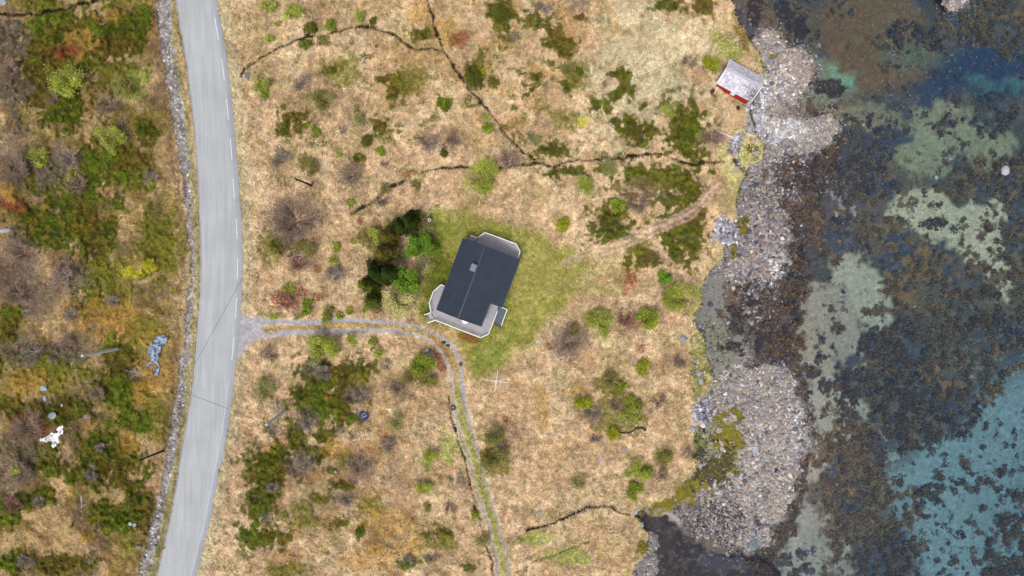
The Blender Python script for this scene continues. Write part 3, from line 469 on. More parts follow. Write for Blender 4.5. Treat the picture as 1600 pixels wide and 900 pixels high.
# --- water
wb_ = PX(np.array([950, 12500, 12500, 950]), np.array([-12000, -12000, 12000, 12000]), 0)
m_water = bpy.data.materials.new('sea_water'); m_water.use_nodes = True; N = m_water.node_tree.nodes; L = m_water.node_tree.links; N.clear()
out = N.new('ShaderNodeOutputMaterial'); tr = N.new('ShaderNodeBsdfTransparent'); gl = N.new('ShaderNodeBsdfGlossy'); gl.inputs['Roughness'].default_value = .08
fr = N.new('ShaderNodeFresnel'); fr.inputs[0].default_value = 1.33; mx = N.new('ShaderNodeMixShader')
tcn = N.new('ShaderNodeTexCoord'); nz = N.new('ShaderNodeTexNoise'); nz.inputs['Scale'].default_value = 1.6; nz.inputs['Detail'].default_value = 4; L.new(tcn.outputs['Object'], nz.inputs['Vector'])
bp = N.new('ShaderNodeBump'); bp.inputs['Distance'].default_value = .03; bp.inputs['Strength'].default_value = .6; L.new(nz.outputs[0], bp.inputs['Height']); L.new(bp.outputs[0], gl.inputs['Normal']); L.new(bp.outputs[0], fr.inputs['Normal'])
L.new(fr.outputs[0], mx.inputs[0]); L.new(tr.outputs[0], mx.inputs[1]); L.new(gl.outputs[0], mx.inputs[2]); L.new(mx.outputs[0], out.inputs['Surface'])
va = N.new('ShaderNodeVolumeAbsorption'); va.inputs['Color'].default_value = (.12, .70, .84, 1); va.inputs['Density'].default_value = .085; L.new(va.outputs[0], out.inputs['Volume'])
mb = MB().prism([tuple(p[:2]) for p in wb_], -14, 0.0); tag(mb.build('sea_water', m_water), kind='structure')
# ------------------------------------------------------------------ countless small stuff: straw, heather, lawn grass, pebbles, weed
m_blade = mat('plant_blades', attr=True, rough=.9, spec=.08, transl=.2)
K = .42
m_peb = mat('pebble_stone', attr=True, rough=.8, spec=.25, noise=[(14, .85, 1.12)])
def near(A, u, v):
    x = np.clip((u-U0).astype(int), 0, W_-1); y = np.clip((v-V0).astype(int), 0, H_-1); return A[y, x]
def scatter(n, wt, box=(-40, -30, 1640, 930), seed=1):
    r = np.random.default_rng(seed); U, V = [], []
    got = 0
    while got < n:
        u = r.uniform(box[0], box[2], n); v = r.uniform(box[1], box[3], n); k = r.random(n) < near(wt, u, v); U.append(u[k]); V.append(v[k]); got += k.sum()
        if k.sum() < n*.002: break
    return np.concatenate(U)[:n], np.concatenate(V)[:n]
twt = ((1-.8*west)*(1-np.clip(mossm, 0, 1)))*(.3+.7*sstep(nC, .3, .7)); twt = np.broadcast_to(twt, (H_, W_))
def blades(name, n, wt, ln, wd, tilt, var, label, cat, seed, tint=None, base=0):
    u, v = scatter(n, wt, seed=seed); n = len(u); r = np.random.default_rng(seed+50)
    P = PX(u, v, at(u, v)+base); flow = near(nC, u, v)*9+near(nA, u, v)*5+r.normal(0, .9, n)
    l = r.uniform(*ln, n); wdt = r.uniform(*wd, n); t = np.radians(r.uniform(*tilt, n))
    d = np.stack([np.cos(flow)*np.cos(t), np.sin(flow)*np.cos(t), np.sin(t)], 1); s = np.stack([-np.sin(flow), np.cos(flow), r.normal(0, .35, n)], 1)*wdt[:, None]/2
    P[:, 2] += r.uniform(-.02, .10, n)
    V = np.stack([P-s, P+s, P+d*l[:, None]], 1).reshape(-1, 3); c = near(COL, u, v)*np.exp(r.normal(0, var, n))[:, None]
    c = c*(1+r.normal(0, .06, (n, 3)))
    if tint is not None: a = ((r.random(n) < tint[1])*near(twt, u, v))[:, None]*tint[2]; c = c*(1-a)+tint[0]*a
    tag(mk(name, V, np.arange(3*n).reshape(-1, 3), m_blade, fcol=np.clip(c, .005, .9)), label, cat, kind='stuff')
nrd = (1-np.clip(road*1.2, 0, 1))*(1-np.clip(track*1.3, 0, 1))*(1-np.clip(verge*1.3, 0, 1))*(1-slab)*(1-np.clip(stream*1.2, 0, 1))*(land > .5)*(1-.9*sstep(blur(stream, 1), .2, .5))
grassy = nrd*(1-np.clip(mossm*1.25, 0, 1)*.97)*(1-lawn)*(1-.995*sstep(path1, .2, .6))
blades('dry_grass', 430000, grassy*(.75+.25*nA), (.25, .75), (.05, .11), (2, 34), .28, 'pale straw coloured dry grass matted over the whole slope above the shore', 'dry grass', 11, (S(228, 204, 172, .85), .25, .7))
blades('heather', 190000, nrd*np.clip(mossm+woody*.5, 0, 1), (.10, .24), (.06, .12), (10, 65), .30, 'dark green and rusty heather growing in low mats among the straw', 'heather', 12)
blades('lawn_grass', 110000, nrd*np.clip(lawn+gstrip*.8, 0, 1), (.10, .28), (.05, .09), (10, 60), .24, 'short patchy green grass of the mown ground round the cabin', 'lawn grass', 13)
# pebbles
ico = []
ph = (1+5**.5)/2
for a, b in ((-1, ph), (1, ph), (-1, -ph), (1, -ph)): ico += [(a, b, 0)]
for a, b in ((-1, ph), (1, ph), (-1, -ph), (1, -ph)): ico += [(0, a, b)]
for a, b in ((-1, ph), (1, ph), (-1, -ph), (1, -ph)): ico += [(b, 0, a)]
ico = np.array(ico)/np.linalg.norm(ico[0])
IF = np.array([(0, 11, 5), (0, 5, 1), (0, 1, 7), (0, 7, 10), (0, 10, 11), (1, 5, 9), (5, 11, 4), (11, 10, 2), (10, 7, 6), (7, 1, 8), (3, 9, 4), (3, 4, 2), (3, 2, 6), (3, 6, 8), (3, 8, 9), (4, 9, 5), (2, 4, 11), (6, 2, 10), (8, 6, 7), (9, 8, 1)])
# order of ico above: 0..3 = (-1,ph,0),(1,ph,0),(-1,-ph,0),(1,-ph,0); 4..7 = (0,-1,ph),(0,1,ph),(0,-1,-ph),(0,1,-ph); 8..11 = (ph,0,-1),(ph,0,1),(-ph,0,-1),(-ph,0,1)
from itertools import combinations
ed = {frozenset(p) for p in combinations(range(12), 2) if abs(np.linalg.norm(ico[p[0]]-ico[p[1]])-1.0515) < .02}
IF = []
for t in combinations(range(12), 3):
    if all(frozenset(p) in ed for p in combinations(t, 2)):
        a, b_, c = (ico[i] for i in t); IF.append(t if np.dot(np.cross(b_-a, c-a), a) > 0 else (t[0], t[2], t[1]))
IF = np.array(IF)
def pebbles(name, n, wt, smin, smax, pw, pal, label, cat, seed, sink=.25, box=(-40, -30, 1640, 930), keepcol=.35):
    u, v = scatter(n, wt, box, seed=seed); n = len(u); r = np.random.default_rng(seed+9)
    s = smin*(1-r.random(n)*(1-(smin/smax)**pw))**(-1/pw)
    P = PX(u, v, at(u, v)); a = r.uniform(0, 6.28, n); sx = s*r.uniform(.8, 1.3, n); sy = s*r.uniform(.6, 1.0, n); sz = s*r.uniform(.4, .75, n)
    X = ico[None]*(1+r.normal(0, .14, (n, 12, 1))); x = X[..., 0]*sx[:, None]; y = X[..., 1]*sy[:, None]; zz = X[..., 2]*sz[:, None]
    ca, sa = np.cos(a)[:, None], np.sin(a)[:, None]
    V = np.stack([P[:, :1]+x*ca-y*sa, P[:, 1:2]+x*sa+y*ca, P[:, 2:]+zz+sz[:, None]*sink], -1).reshape(-1, 3)
    F = (IF[None]+12*np.arange(n)[:, None, None]).reshape(-1, 3)
    pal = np.array(pal); c = pal[r.integers(0, len(pal), n)]*np.exp(r.normal(-.05, .3, n))[:, None]; c = c*(1-keepcol)+near(COL, u, v)*keepcol*1.05
    tag(mk(name, V, F, m_peb, fcol=np.repeat(np.clip(c, .01, .85), 20, 0)), label, cat, kind='stuff')
stone_pal = [S(196, 190, 188), S(176, 172, 176), S(222, 216, 212), S(156, 154, 162), S(126, 126, 138), S(204, 190, 174), S(194, 170, 148), S(230, 226, 228), S(98, 96, 112), S(180, 168, 150), S(160, 140, 132), S(142, 134, 140)]
bw = beach*(.25+.75*sstep(blur(beach+land, 5), .55, .8))*(1-.93*dk)*(1-sandf*.93)*(1-np.clip(alg*1.1, 0, 1)*.96)*(1-mud*.8)*(1-slab)
bx = (1080, -30, 1530, 930)
fineP = np.maximum(fans[3]*(1-ell(1150, 615, 60, 26)*.6), np.maximum(fans[0], fans[1]))
pebbles('beach_shingle', 62000, bw*(.35+.65*fineP)*(.35+.65*sstep(n5+nA, .7, 1.1)), .06, .40, 2.7, stone_pal, 'grey, lilac and tan shingle heaped along the shore between grass bank and sea', 'shingle', 21, box=bx)
stone_pal2 = [S(214, 208, 210), S(188, 180, 172), S(150, 140, 132), S(228, 226, 228), S(124, 114, 110), S(160, 140, 116)]
pebbles('roadside_rubble', 7000, np.clip(verge, 0, 1)*(.2+.8*sstep(nA, .3, .6)), .06, .34, 2.2, stone_pal2, 'white and lilac broken rock lying in the ditch along the road', 'rubble', 22, box=(150, -100, 330, 1000))
pebbles('beach_cobbles', 2600, bw*(.2+.8*sstep(nC, .4, .7)+.5*ell(1200, 700, 60, 100)), .22, .52, 2.4, stone_pal[1:2]+stone_pal[3:7]+stone_pal[8:], 'larger grey, blue and pinkish cobbles strewn among the shingle', 'cobbles', 25, box=bx, sink=.1, keepcol=.1)
pebbles('inlet_gravel', 5000, (beach > .5)*np.clip(fans[6]+mud*.5, 0, 1), .06, .30, 2.6, stone_pal, 'grey gravel on the flats around the dark pool', 'gravel', 26, box=(960, 780, 1250, 930))
pebbles('waterline_stones', 2600, np.clip(blur(beach, 8)*2, 0, 1)*(beach < .4)*(land < .3)*(.3+.7*nA), .08, .45, 2.4, stone_pal, 'loose stones awash along the waterline', 'stones', 27, box=bx, keepcol=.4)
pebbles('ledge_rubble', 900, np.clip(slab*(1-ell(1183, 180, 20, 40)*.9)+ell(1098, 640, 12, 24)*.5+ell(1133, 362, 20, 20)*.6+ell(1090, 575, 7, 60)*.15+ell(1160, 235, 30, 30)*.08, 0, 1), .14, .50, 2.0, [S(226, 224, 234), S(196, 192, 208), S(160, 156, 176), S(110, 104, 116)], 'white and lilac broken rock along the grass bank', 'rubble', 28, box=(1060, 130, 1220, 740), keepcol=.1)
pebbles('pale_shingle', 4200, (beach > .5)*np.clip(ell(1222, 204, 34, 18)+ell(1218, 125, 22, 24)*.8+ell(1195, 150, 10, 30)*.6+ell(1215, 420, 16, 20)*.5+ell(1245, 650, 14, 50)*.25, 0, 1), .08, .38, 2.5, [S(240, 238, 242), S(220, 218, 228), S(204, 206, 222), S(234, 222, 210)], 'whitish shingle patches near the boathouse slip', 'shingle', 29, box=bx, keepcol=.1)
darkP = [S(44, 40, 48), S(64, 58, 70), S(34, 30, 34), S(84, 72, 62)]
pebbles('wet_beach_stones', 5200, np.clip(ell(1195, 500, 60, 60)*.8+ell(1235, 290, 24, 50)+ell(1240, 262, 60, 14)*.8+mud*.35+ell(1120, 730, 30, 30)*.8+ell(1180, 330, 60, 70)*.12+ell(1130, 530, 30, 60)*.08, 0, 1)*(beach > .5), .10, .40, 2.4, darkP, 'dark wet stones and weed lumps scattered on the lower shore', 'stones', 23, box=bx, keepcol=.3)
pebbles('shallow_water_stones', 3000, np.clip(1-beach-land, 0, 1)*(.12+.8*ell(1380, 170, 200, 40)+.5*ell(1440, 60, 80, 60)+.04*pool), .05, .20, 2.8, stone_pal, 'small pale stones lying on the sea bed in the shallows', 'stones', 24, box=bx, sink=.1)
# kelp: clumps of fronds standing off the bed, navy tones carry painted water scatter
r_ = np.random.default_rng(31)
dkc = (COL.max(-1) < S(134, 110, 92).max())
u, v = scatter(4200, np.clip(kelpm, 0, 1)*dkc*(land < .5), (1090, -30, 1640, 930), 32); nK = len(u); nf = 17
cr = r_.uniform(.12, .52, nK); aa = r_.uniform(0, 6.28, (nK, nf)); rr_ = cr[:, None]*np.sqrt(r_.random((nK, nf)))
uk = u[:, None]+rr_*10*np.cos(aa); vk = v[:, None]-rr_*10*np.sin(aa)
Pk = PX(uk, vk, at(u, v)[:, None]+.05+.30*cr[:, None]*(1-(rr_/cr[:, None])**2)*1.4)
l = r_.uniform(.12, .30, (nK, nf)); tt = r_.uniform(.1, .9, (nK, nf)); d = np.stack([np.cos(aa)*np.cos(tt), np.sin(aa)*np.cos(tt), np.sin(tt)], -1)*l[..., None]
s = np.stack([-np.sin(aa), np.cos(aa), r_.normal(0, .3, (nK, nf))], -1)*l[..., None]*.42
V = np.stack([Pk-s*.6, Pk+s*.6, Pk+d+s, Pk+d-s], 2).reshape(-1, 3); V[:, 2] = np.minimum(V[:, 2], np.repeat(np.where(at(u, v) > -.05, 9, -.03), nf*4))
kp = np.array([S(128, 104, 88, .6), S(142, 108, 80, .6), S(108, 94, 86, .6), S(64, 66, 84, .6), S(82, 74, 76, .6)]); cb_ = kp[r_.choice(5, nK, p=[.3, .15, .2, .2, .15])]; cb_ = np.where((near(COL, u, v)[:, 2] > near(COL, u, v)[:, 0]*1.15)[:, None], cb_*.45+near(COL, u, v)*.55, cb_*.75+near(COL, u, v)*.25)
cK = cb_[:, None]*np.exp(r_.normal(0, .25, (nK, nf)))[..., None]
tag(mk('kelp', V, np.arange(len(V)).reshape(-1, 4), m_blade, fcol=np.clip(cK.reshape(-1, 3), .004, .6)), 'brown and dark kelp growing in clumps on the sea bed', 'kelp', kind='stuff')
# ------------------------------------------------------------------ cabin
K = .42
m_white = mat('white_paint', S(236, 236, 234, .62), rough=.6, noise=[(3, .93, 1.03)])
m_deck = mat('weathered_deck', S(196, 192, 198), rough=.85, noise=[(2, .9, 1.08), (9, .94, 1.05)])
m_wall = mat('cabin_wall', S(150, 152, 156), rough=.8, noise=[(3, .9, 1.06)])
m_roof = mat('dark_tile_metal', attr=True, rough=.42, spec=.35, noise=[(.7, .82, 1.16), (6, .92, 1.08)])
m_glass = mat('window_glass', (.03, .04, .05), rough=.08, spec=.6)
m_metal = mat('grey_metal', S(120, 128, 140), rough=.45, spec=.5, noise=[(4, .9, 1.1)])
m_wood = mat('weathered_wood', attr=True, rough=.85, noise=[(5, .8, 1.12)])
m_stone = mat('field_stone', attr=True, rough=.85, spec=.2, noise=[(3, .72, 1.18), (11, .85, 1.1)], bump=(6, .05))
G = float(at(738, 441)); YAW = -R(20.4); EAVE = G+3.1
ORG = PX(737.7, 441, EAVE+.2); ORG[2] = G
cabin = empty('cabin', ORG, YAW, label='cabin with dark blue-grey tiled roof and grey railed decks on the green lawn', cat='cabin')
ca_, sa_ = math.cos(YAW), math.sin(YAW)
def loc(u, v, z):                    # plan point -> cabin's own axes
    p = PX(u, v, z)-ORG; return (p[0]*ca_+p[1]*sa_, -p[0]*sa_+p[1]*ca_)
HW, HL, EX = 3.55, 5.72, 5.45        # half width, half length, outer edge of the extension
SL = 1.45/HW
mb = MB(); w0, w1, w2 = -3.15, 3.1, 5.05; gz0, gz1 = -.4, 3.0
mb.prism([(w0, -5.3), (w1, -5.3), (w1, 5.3), (w0, 5.3)], gz0, gz1-.1); mb.prism([(w1+.003, -1.7), (w2, -1.7), (w2, 5.28), (w1+.003, 5.28)], gz0, 2.2)
wall = mb.build('wall', m_wall, cabin)
for y in (-5.3, 5.24):                # gable triangles
    mg = MB(); P = [(w0+.02, y, gz1-.1), (w1-.02, y, gz1-.1), (0, y, gz1+1.25)]; P += [(a, b+.06, c) for a, b, c in P]
    mg.add(P, [(0, 1, 2), (5, 4, 3), (0, 3, 4, 1), (1, 4, 5, 2), (2, 5, 3, 0)]); mg.build('gable', m_wall, cabin)
# roof slopes: ribs down the slope, courses across
def slope(x0, x1, y0, y1, z0, z1, name):
    ny = int((y1-y0)/.055); ns = max(2, int(abs(x1-x0)/.35)); ys = np.linspace(y0, y1, ny+1); V = []; F = []; c = []
    rib = .022*np.cos(2*np.pi*ys/.225)
    xs = []; t = np.linspace(0, 1, ns+1)
    rows = []
    for i in range(ns):
        for tt, dz in ((t[i], .018), (t[i+1], -.012)): rows.append((x0+(x1-x0)*tt, z0+(z1-z0)*tt+dz))
    for x, zz in rows: V += [(x, y, zz+r) for y, r in zip(ys, rib)]
    n = ny+1; V = np.array(V)
    q = np.arange(len(rows)*n).reshape(len(rows), n); F = np.stack([q[1:, :-1], q[1:, 1:], q[:-1, 1:], q[:-1, :-1]], -1).reshape(-1, 4)
    up = np.cross(V[F[0, 1]]-V[F[0, 0]], V[F[0, 2]]-V[F[0, 0]])[2]
    if up < 0: F = F[:, ::-1]
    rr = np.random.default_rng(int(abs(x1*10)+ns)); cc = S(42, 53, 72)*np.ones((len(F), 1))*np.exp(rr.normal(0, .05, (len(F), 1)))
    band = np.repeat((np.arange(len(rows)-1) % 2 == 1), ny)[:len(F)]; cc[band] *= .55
    return V, F, cc
Vs, Fs, Cs = [], [], []; off = 0
ze, zr = 3.02, 3.02+SL*HW
zx = ze-SL*(EX-HW)*.75
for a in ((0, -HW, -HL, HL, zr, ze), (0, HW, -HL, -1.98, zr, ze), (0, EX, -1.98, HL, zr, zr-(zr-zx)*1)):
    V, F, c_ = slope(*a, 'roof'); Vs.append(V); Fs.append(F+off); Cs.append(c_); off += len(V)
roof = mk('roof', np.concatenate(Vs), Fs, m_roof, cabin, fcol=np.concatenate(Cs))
md = mat('dark_metal_trim', S(48, 60, 84), rough=.4, spec=.4, noise=[(3, .9, 1.1)])
mb = MB()
for xa, xb, y in ((0, -HW, -HL), (0, -HW, HL), (0, HW, -HL), (0, EX, HL)):
    za = zr; zb = ze if abs(xb) < 4 else zx; MB().bar((xa, y, za-.02), (xb, y, zb-.02), .10, .16).build('bargeboard', md, roof)
MB().bar((HW, -2.0, ze-.04), (EX, -2.0, zx-.04), .08, .14).build('bargeboard', md, roof)
mb = MB().bar((0, -HL, zr+.06), (0, HL, zr+.06), .26, .05, S(24, 30, 44)); mb.tube([(.05, -HL, zr+.1), (.05, HL, zr+.1)], .06, 6, S(74, 86, 108)); mb.build('ridge_cap', m_roof, roof, usecol=True)
mb = MB()
for x, y0, y1, zz in ((-HW-.07, -HL, HL, ze-.08), (HW+.07, -HL, -2.0, ze-.08), (EX+.07, -1.98, HL, zx-.08)): MB().tube([(x, y0, zz), (x, y1, zz)], .065, 6).build('gutter', md, roof)
cx, cy = loc(740, 418.5, EAVE+1.2)
cz = zr-SL*abs(cx)
mb = MB().box((cx, cy, cz+.25), (.62, .85, 1.1)); ch = mb.build('chimney', m_metal, roof)
MB().box((cx, cy, cz+.86), (.82, 1.1, .07)).build('chimney_cap', mat('pale_metal', S(120, 134, 152), rough=.4), ch)
for x, y, d in ((w0-.03, 3.2, 0), (w0-.03, 0.4, 0), (w2+.03, 3.4, 0), (w2+.03, .8, 0)):
    f = MB().box((x, y, 1.45), (.08, 1.5, 1.1)).build('window', m_white, cabin); MB().box((x+(.045 if x > 0 else -.045), y, 1.45), (.03, 1.26, .88)).build('pane', m_glass, f)
for x, y in ((-1.6, -5.36), (1.6, -5.36), (-.2, 5.36)):
    f = MB().box((x, y, 1.75), (1.5, .08, 1.1)).build('window', m_white, cabin); MB().box((x, y+(.045 if y > 0 else -.045), 1.75), (1.26, .03, .88)).build('pane', m_glass, f)
dr = MB().box((4.1, -1.75, 1.6), (.95, .08, 2.1)).build('door', m_white, cabin); MB().box((4.45, -1.82, 1.55), (.05, .06, .14)).build('handle', m_metal, dr)
# decks
DZ = .62
def deck(pts, open_segs, board_dir, sz=None):
    L_ = [loc(u, v, G+DZ+.9) for u, v in pts]
    mb = MB().prism(L_, DZ-.14, DZ-.02); P = np.array(L_); lo, hi = P.min(0), P.max(0)
    # boards as separate strips with dark gaps, cut to the outline
    n = len(L_)
    ax = board_dir; k = 1-ax; y = lo[k]
    while y < hi[k]:
        ym = y+.06; xs = []
        for i in range(n):
            a, b = L_[i], L_[(i+1) % n]
            if (a[k] > ym) != (b[k] > ym): xs.append(a[ax]+(b[ax]-a[ax])*(ym-a[k])/(b[k]-a[k]))
        xs.sort()
        for i in range(0, len(xs)-1, 2):
            c = [0, 0, DZ+.005]; d = [0, 0, .03]; c[ax] = (xs[i]+xs[i+1])/2; c[k] = ym; d[ax] = xs[i+1]-xs[i]; d[k] = .112; mb.box(c, d)
        y += .13
    for p in L_[::1]: mb.box((p[0]*.97, p[1]*.97, DZ/2-.4), (.12, .12, DZ+.6))
    dk = mb.build('deck', m_deck, cabin)
    for i in range(n):
        if i in open_segs: continue
        a, b = np.array(L_[i]), np.array(L_[(i+1) % n]); mr = MB(); ln = np.linalg.norm(b-a)
        mr.bar((*a, DZ+.92), (*b, DZ+.92), .10, .05); mr.bar((*a, DZ+.12), (*b, DZ+.12), .05, .06)
        npst = max(1, int(round(ln/1.5)))
        for j in range(npst+1): q = a+(b-a)*j/npst; mr.box((q[0], q[1], DZ+.38), (.09, .09, 1.05))
        nb = int(ln/.14)
        for j in range(1, nb): q = a+(b-a)*j/nb; mr.box((q[0], q[1], DZ+.52), (.03, .03, .78))
        mr.build('railing', m_white, dk)
    return dk
dk1 = deck([(744.5, 376), (747.5, 370.5), (757.8, 363.2), (806.5, 381), (812.6, 393), (808.5, 405), (780, 410), (742, 392)], (0, 5, 6, 7), 0)
dk2 = deck([(697, 448), (689, 444.8), (677, 455.6), (670.5, 473.5), (673.4, 488), (679, 500), (751, 527.8), (763.3, 522), (777.2, 486.5), (777.5, 476), (764, 470), (752, 500), (700, 482), (705, 455)], (4, 8, 9, 10, 11, 12, 13), 0)
def stairs(a, b, c, d, n, railside, z1=DZ):   # a,b = top edge, c,d = bottom edge
    T = [np.array(loc(*q, G+DZ)) for q in (a, b, c, d)]; mb = MB()
    for i in range(n):
        f0, f1 = i/n, (i+.86)/n; P = [T[0]+(T[3]-T[0])*f0, T[1]+(T[2]-T[1])*f0, T[1]+(T[2]-T[1])*f1, T[0]+(T[3]-T[0])*f1]; zz = z1*(1-(i+.5)/n)
        mb.prism([tuple(p) for p in P], zz-.05, zz)
    st = mb.build('steps', m_deck, dk2)
    for k in railside:
        p, q = (T[0], T[3]) if k == 0 else (T[1], T[2]); mr = MB().bar((*p, DZ+.92), (*q, .85), .12, .05)
        for f in (0, .5, 1): e = p+(q-p)*f; mr.box((e[0], e[1], .45+.3*(1-f)-.1), (.08, .08, .95))
        mr.build('stair_railing', m_white, st)
    return st
stairs((673.2, 488.5), (679.5, 500.5), (668.5, 504.5), (663.2, 492), 5, (0, 1))
s2 = stairs((746, 372), (742.5, 377.5), (733, 374), (735, 368), 5, (0,)); s2.parent = dk1
# landing with dark mat and steps on the east side
L_ = [loc(*q, G+DZ) for q in ((777.8, 477.5), (792.5, 483.5), (783.5, 508), (773, 503))]
ld_ = MB().prism(L_, .3, .42).build('landing', mat('landing_slate', S(96, 112, 126), rough=.7, noise=[(4, .8, 1.15)]), cabin)
MB().bar((*L_[1], 1.1), (*L_[2], 1.1), .1, .05).bar((*L_[0], 1.1), (*L_[1], 1.1), .1, .05).box((*L_[1], .6), (.09, .09, 1.1)).box((*L_[2], .6), (.09, .09, 1.1)).box((*L_[0], .6), (.09, .09, 1.1)).build('railing', m_white, ld_)
for i, f in enumerate((.0, .5)):
    a_, b_ = np.array(L_[3]), np.array(L_[2]); dn = (a_-np.array(L_[0])); dn = dn/np.linalg.norm(dn)*.3
    MB().prism([tuple(a_+dn*i), tuple(b_+dn*i), tuple(b_+dn*(i+.9)), tuple(a_+dn*(i+.9))], .02+.1*(1-i), .14+.1*(1-i)).build('step', mat('stair_brown', S(112, 86, 78)), ld_)
# round white table on the deck
p = PX(727, 501, G+1.3); tb = empty('garden_table', (p[0], p[1], G+DZ+.03), label='white round garden table on the south deck under the roof edge', cat='table')
MB().cyl((0, 0, .70), (0, 0, .74), .5, .5, 20).build('table_top', m_white, tb)
for a in range(4): MB().bar((.3*math.cos(a*1.57+.4), .3*math.sin(a*1.57+.4), .7), (.36*math.cos(a*1.57+.4), .36*math.sin(a*1.57+.4), 0), .05, .05).build('leg', m_white, tb)
# ------------------------------------------------------------------ red boathouse
BG = float(np.mean([at(1122, 138), at(1145, 150), at(1165, 155)])); BY = R(-28.3); BO = PX(1157.4, 125.5, BG+2.3); BO[2] = BG
bh = empty('boathouse', BO, BY, label='small red boathouse with lichen-grey roof standing at the edge of the shingle', cat='boathouse')
m_red = mat('red_boards', attr=True, rough=.8, noise=[(2, .8, 1.12), (8, .9, 1.08)])
m_lich = bpy.data.materials.new('lichen_slates'); m_lich.use_nodes = True; N = m_lich.node_tree.nodes; L = m_lich.node_tree.links; b = N['Principled BSDF']; b.inputs['Roughness'].default_value = .85
a = N.new('ShaderNodeAttribute'); a.attribute_name = 'Col'; tc = N.new('ShaderNodeTexCoord'); n1 = N.new('ShaderNodeTexNoise'); n1.inputs['Scale'].default_value = 3.2; n1.inputs['Detail'].default_value = 6
n1.inputs['Roughness'].default_value = .7
L.new(tc.outputs['Object'], n1.inputs['Vector']); cr_ = N.new('ShaderNodeValToRGB'); cr_.color_ramp.elements[0].position = .46; cr_.color_ramp.elements[1].position = .78
L.new(n1.outputs[0], cr_.inputs[0]); mx = N.new('ShaderNodeMix'); mx.data_type = 'RGBA'; L.new(cr_.outputs[0], mx.inputs[0]); L.new(a.outputs['Color'], mx.inputs[6]); mx.inputs[7].default_value = (*S(240, 240, 246, .5), 1)
L.new(mx.outputs[2], b.inputs['Base Color'])
bl, bw_, he, hr = 2.75, 1.95, 2.15, 3.75
mb = MB(); rr = np.random.default_rng(5)
def boards(mb, a, b, z0, z1f, colf, th=.03):   # vertical boards from a to b, top height z1f(t)
    a, b = np.array(a), np.array(b); ln = np.linalg.norm(b-a); n = int(ln/.14); d = (b-a)/ln; nn = np.array([d[1], -d[0]])
    for i in range(n):
        t0, t1 = i/n, (i+.93)/n; p, q_ = a+(b-a)*t0, a+(b-a)*t1; o = nn*th*(1 if i % 2 else .5)
        P = [(*(p), z0), (*(q_), z0), (*(q_+o), z0), (*(p+o), z0), (*p, z1f(t0)), (*q_, z1f(t1)), (*(q_+o), z1f(t1)), (*(p+o), z1f(t0))]
        mb.add(P, [(0, 1, 2, 3), (7, 6, 5, 4), (0, 4, 5, 1), (1, 5, 6, 2), (2, 6, 7, 3), (3, 7, 4, 0)], colf(i))
red = lambda i: S(206, 40, 32)*rr.uniform(.85, 1.1)
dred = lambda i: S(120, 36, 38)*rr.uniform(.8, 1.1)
mb.prism([(-bl, -bw_), (bl, -bw_), (bl, bw_), (-bl, bw_)], .0, he-.15, S(110, 34, 32))
boards(mb, (-bl, -bw_-.002), (bl, -bw_-.002), .05, lambda t: he-.05, red); boards(mb, (bl, bw_+.002), (-bl, bw_+.002), .05, lambda t: he-.05, red)
gf = lambda t: he-.05+(hr-he)*(1-abs(2*t-1))
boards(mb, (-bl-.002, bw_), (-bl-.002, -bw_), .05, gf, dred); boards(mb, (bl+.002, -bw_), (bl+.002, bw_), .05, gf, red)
mb.build('wall', m_red, bh, usecol=True)
ex, ey = 3.0, 2.1; Vs, Fs, Cs = [], [], []; off = 0
for sgn in (-1, 1):
    n_r = 7
    for i in range(n_r):
        t0, t1 = i/n_r, (i+1)/n_r+.03; ncol = 13
        for j in range(ncol):
            x0 = -ex+2*ex*j/ncol; x1 = -ex+2*ex*(j+.96)/ncol; y0, y1 = sgn*ey*t0, sgn*ey*min(t1, 1.02); z0_ = hr+.12-(hr-he+.15)*t0+.015; z1_ = hr+.12-(hr-he+.15)*min(t1, 1.02)+.05; dzr = rr.normal(0, .008)
            P = [(x0, y0, z0_+dzr), (x1, y0, z0_+dzr), (x1, y1, z1_+dzr), (x0, y1, z1_+dzr)]; P += [(a_, b_, c_-.035) for a_, b_, c_ in P]
            Vs += P; F = [(0, 1, 2, 3), (7, 6, 5, 4), (0, 4, 5, 1), (1, 5, 6, 2), (2, 6, 7, 3), (3, 7, 4, 0)]
            if sgn > 0: F = [f[::-1] for f in F]
            Fs += [[k+off for k in f] for f in F]; off += 8
            mossy = max(0, 1-math.hypot((x0-2.4)/2.2, (abs(y0)-1.1)/1.8)) if sgn < 0 else 0
            base = S(206, 200, 216)*rr.uniform(.8, 1.4)*(1-mossy)+S(84, 44, 54)*mossy*rr.uniform(.6, 1.2)
            Cs += [base]*6
rf = mk('roof', Vs, Fs, m_lich, bh, fcol=np.array(Cs))
MB().bar((-ex, 0, hr+.17), (ex, 0, hr+.17), .42, .07).build('ridge_cap', mat('lichened_ridge', S(206, 204, 214), rough=.9, noise=[(3, .75, 1.08)]), rf)
mb = MB()
for x in (-ex-.03, ex+.03):
    for s_ in (-1, 1): MB().bar((x, 0, hr+.12), (x, s_*ey, he-.02), .07, .16).build('bargeboard', m_white, rf)
f = MB().box((.05, -bw_-.06, 1.35), (.7, .07, 1.2)).build('shutter', m_white, bh)
m_ft = mat('footing', S(150, 146, 150), rough=.9, bump=(4, .05))
for x in (-bl, 0, bl):
    for y in (-bw_, bw_): MB().box((x, y, -.3), (.5, .5, .6), .2).build('foundation_stone', m_ft, bh)
d_ = MB().box((bl+.06, 0, 1.05), (.05, 2.2, 2.0)).build('door', mat('door_red', S(150, 36, 32), rough=.8, noise=[(5, .8, 1.1)]), bh)
MB().box((bl+.11, -.2, 1.05), (.04, .05, .2)).build('handle', m_metal, d_)
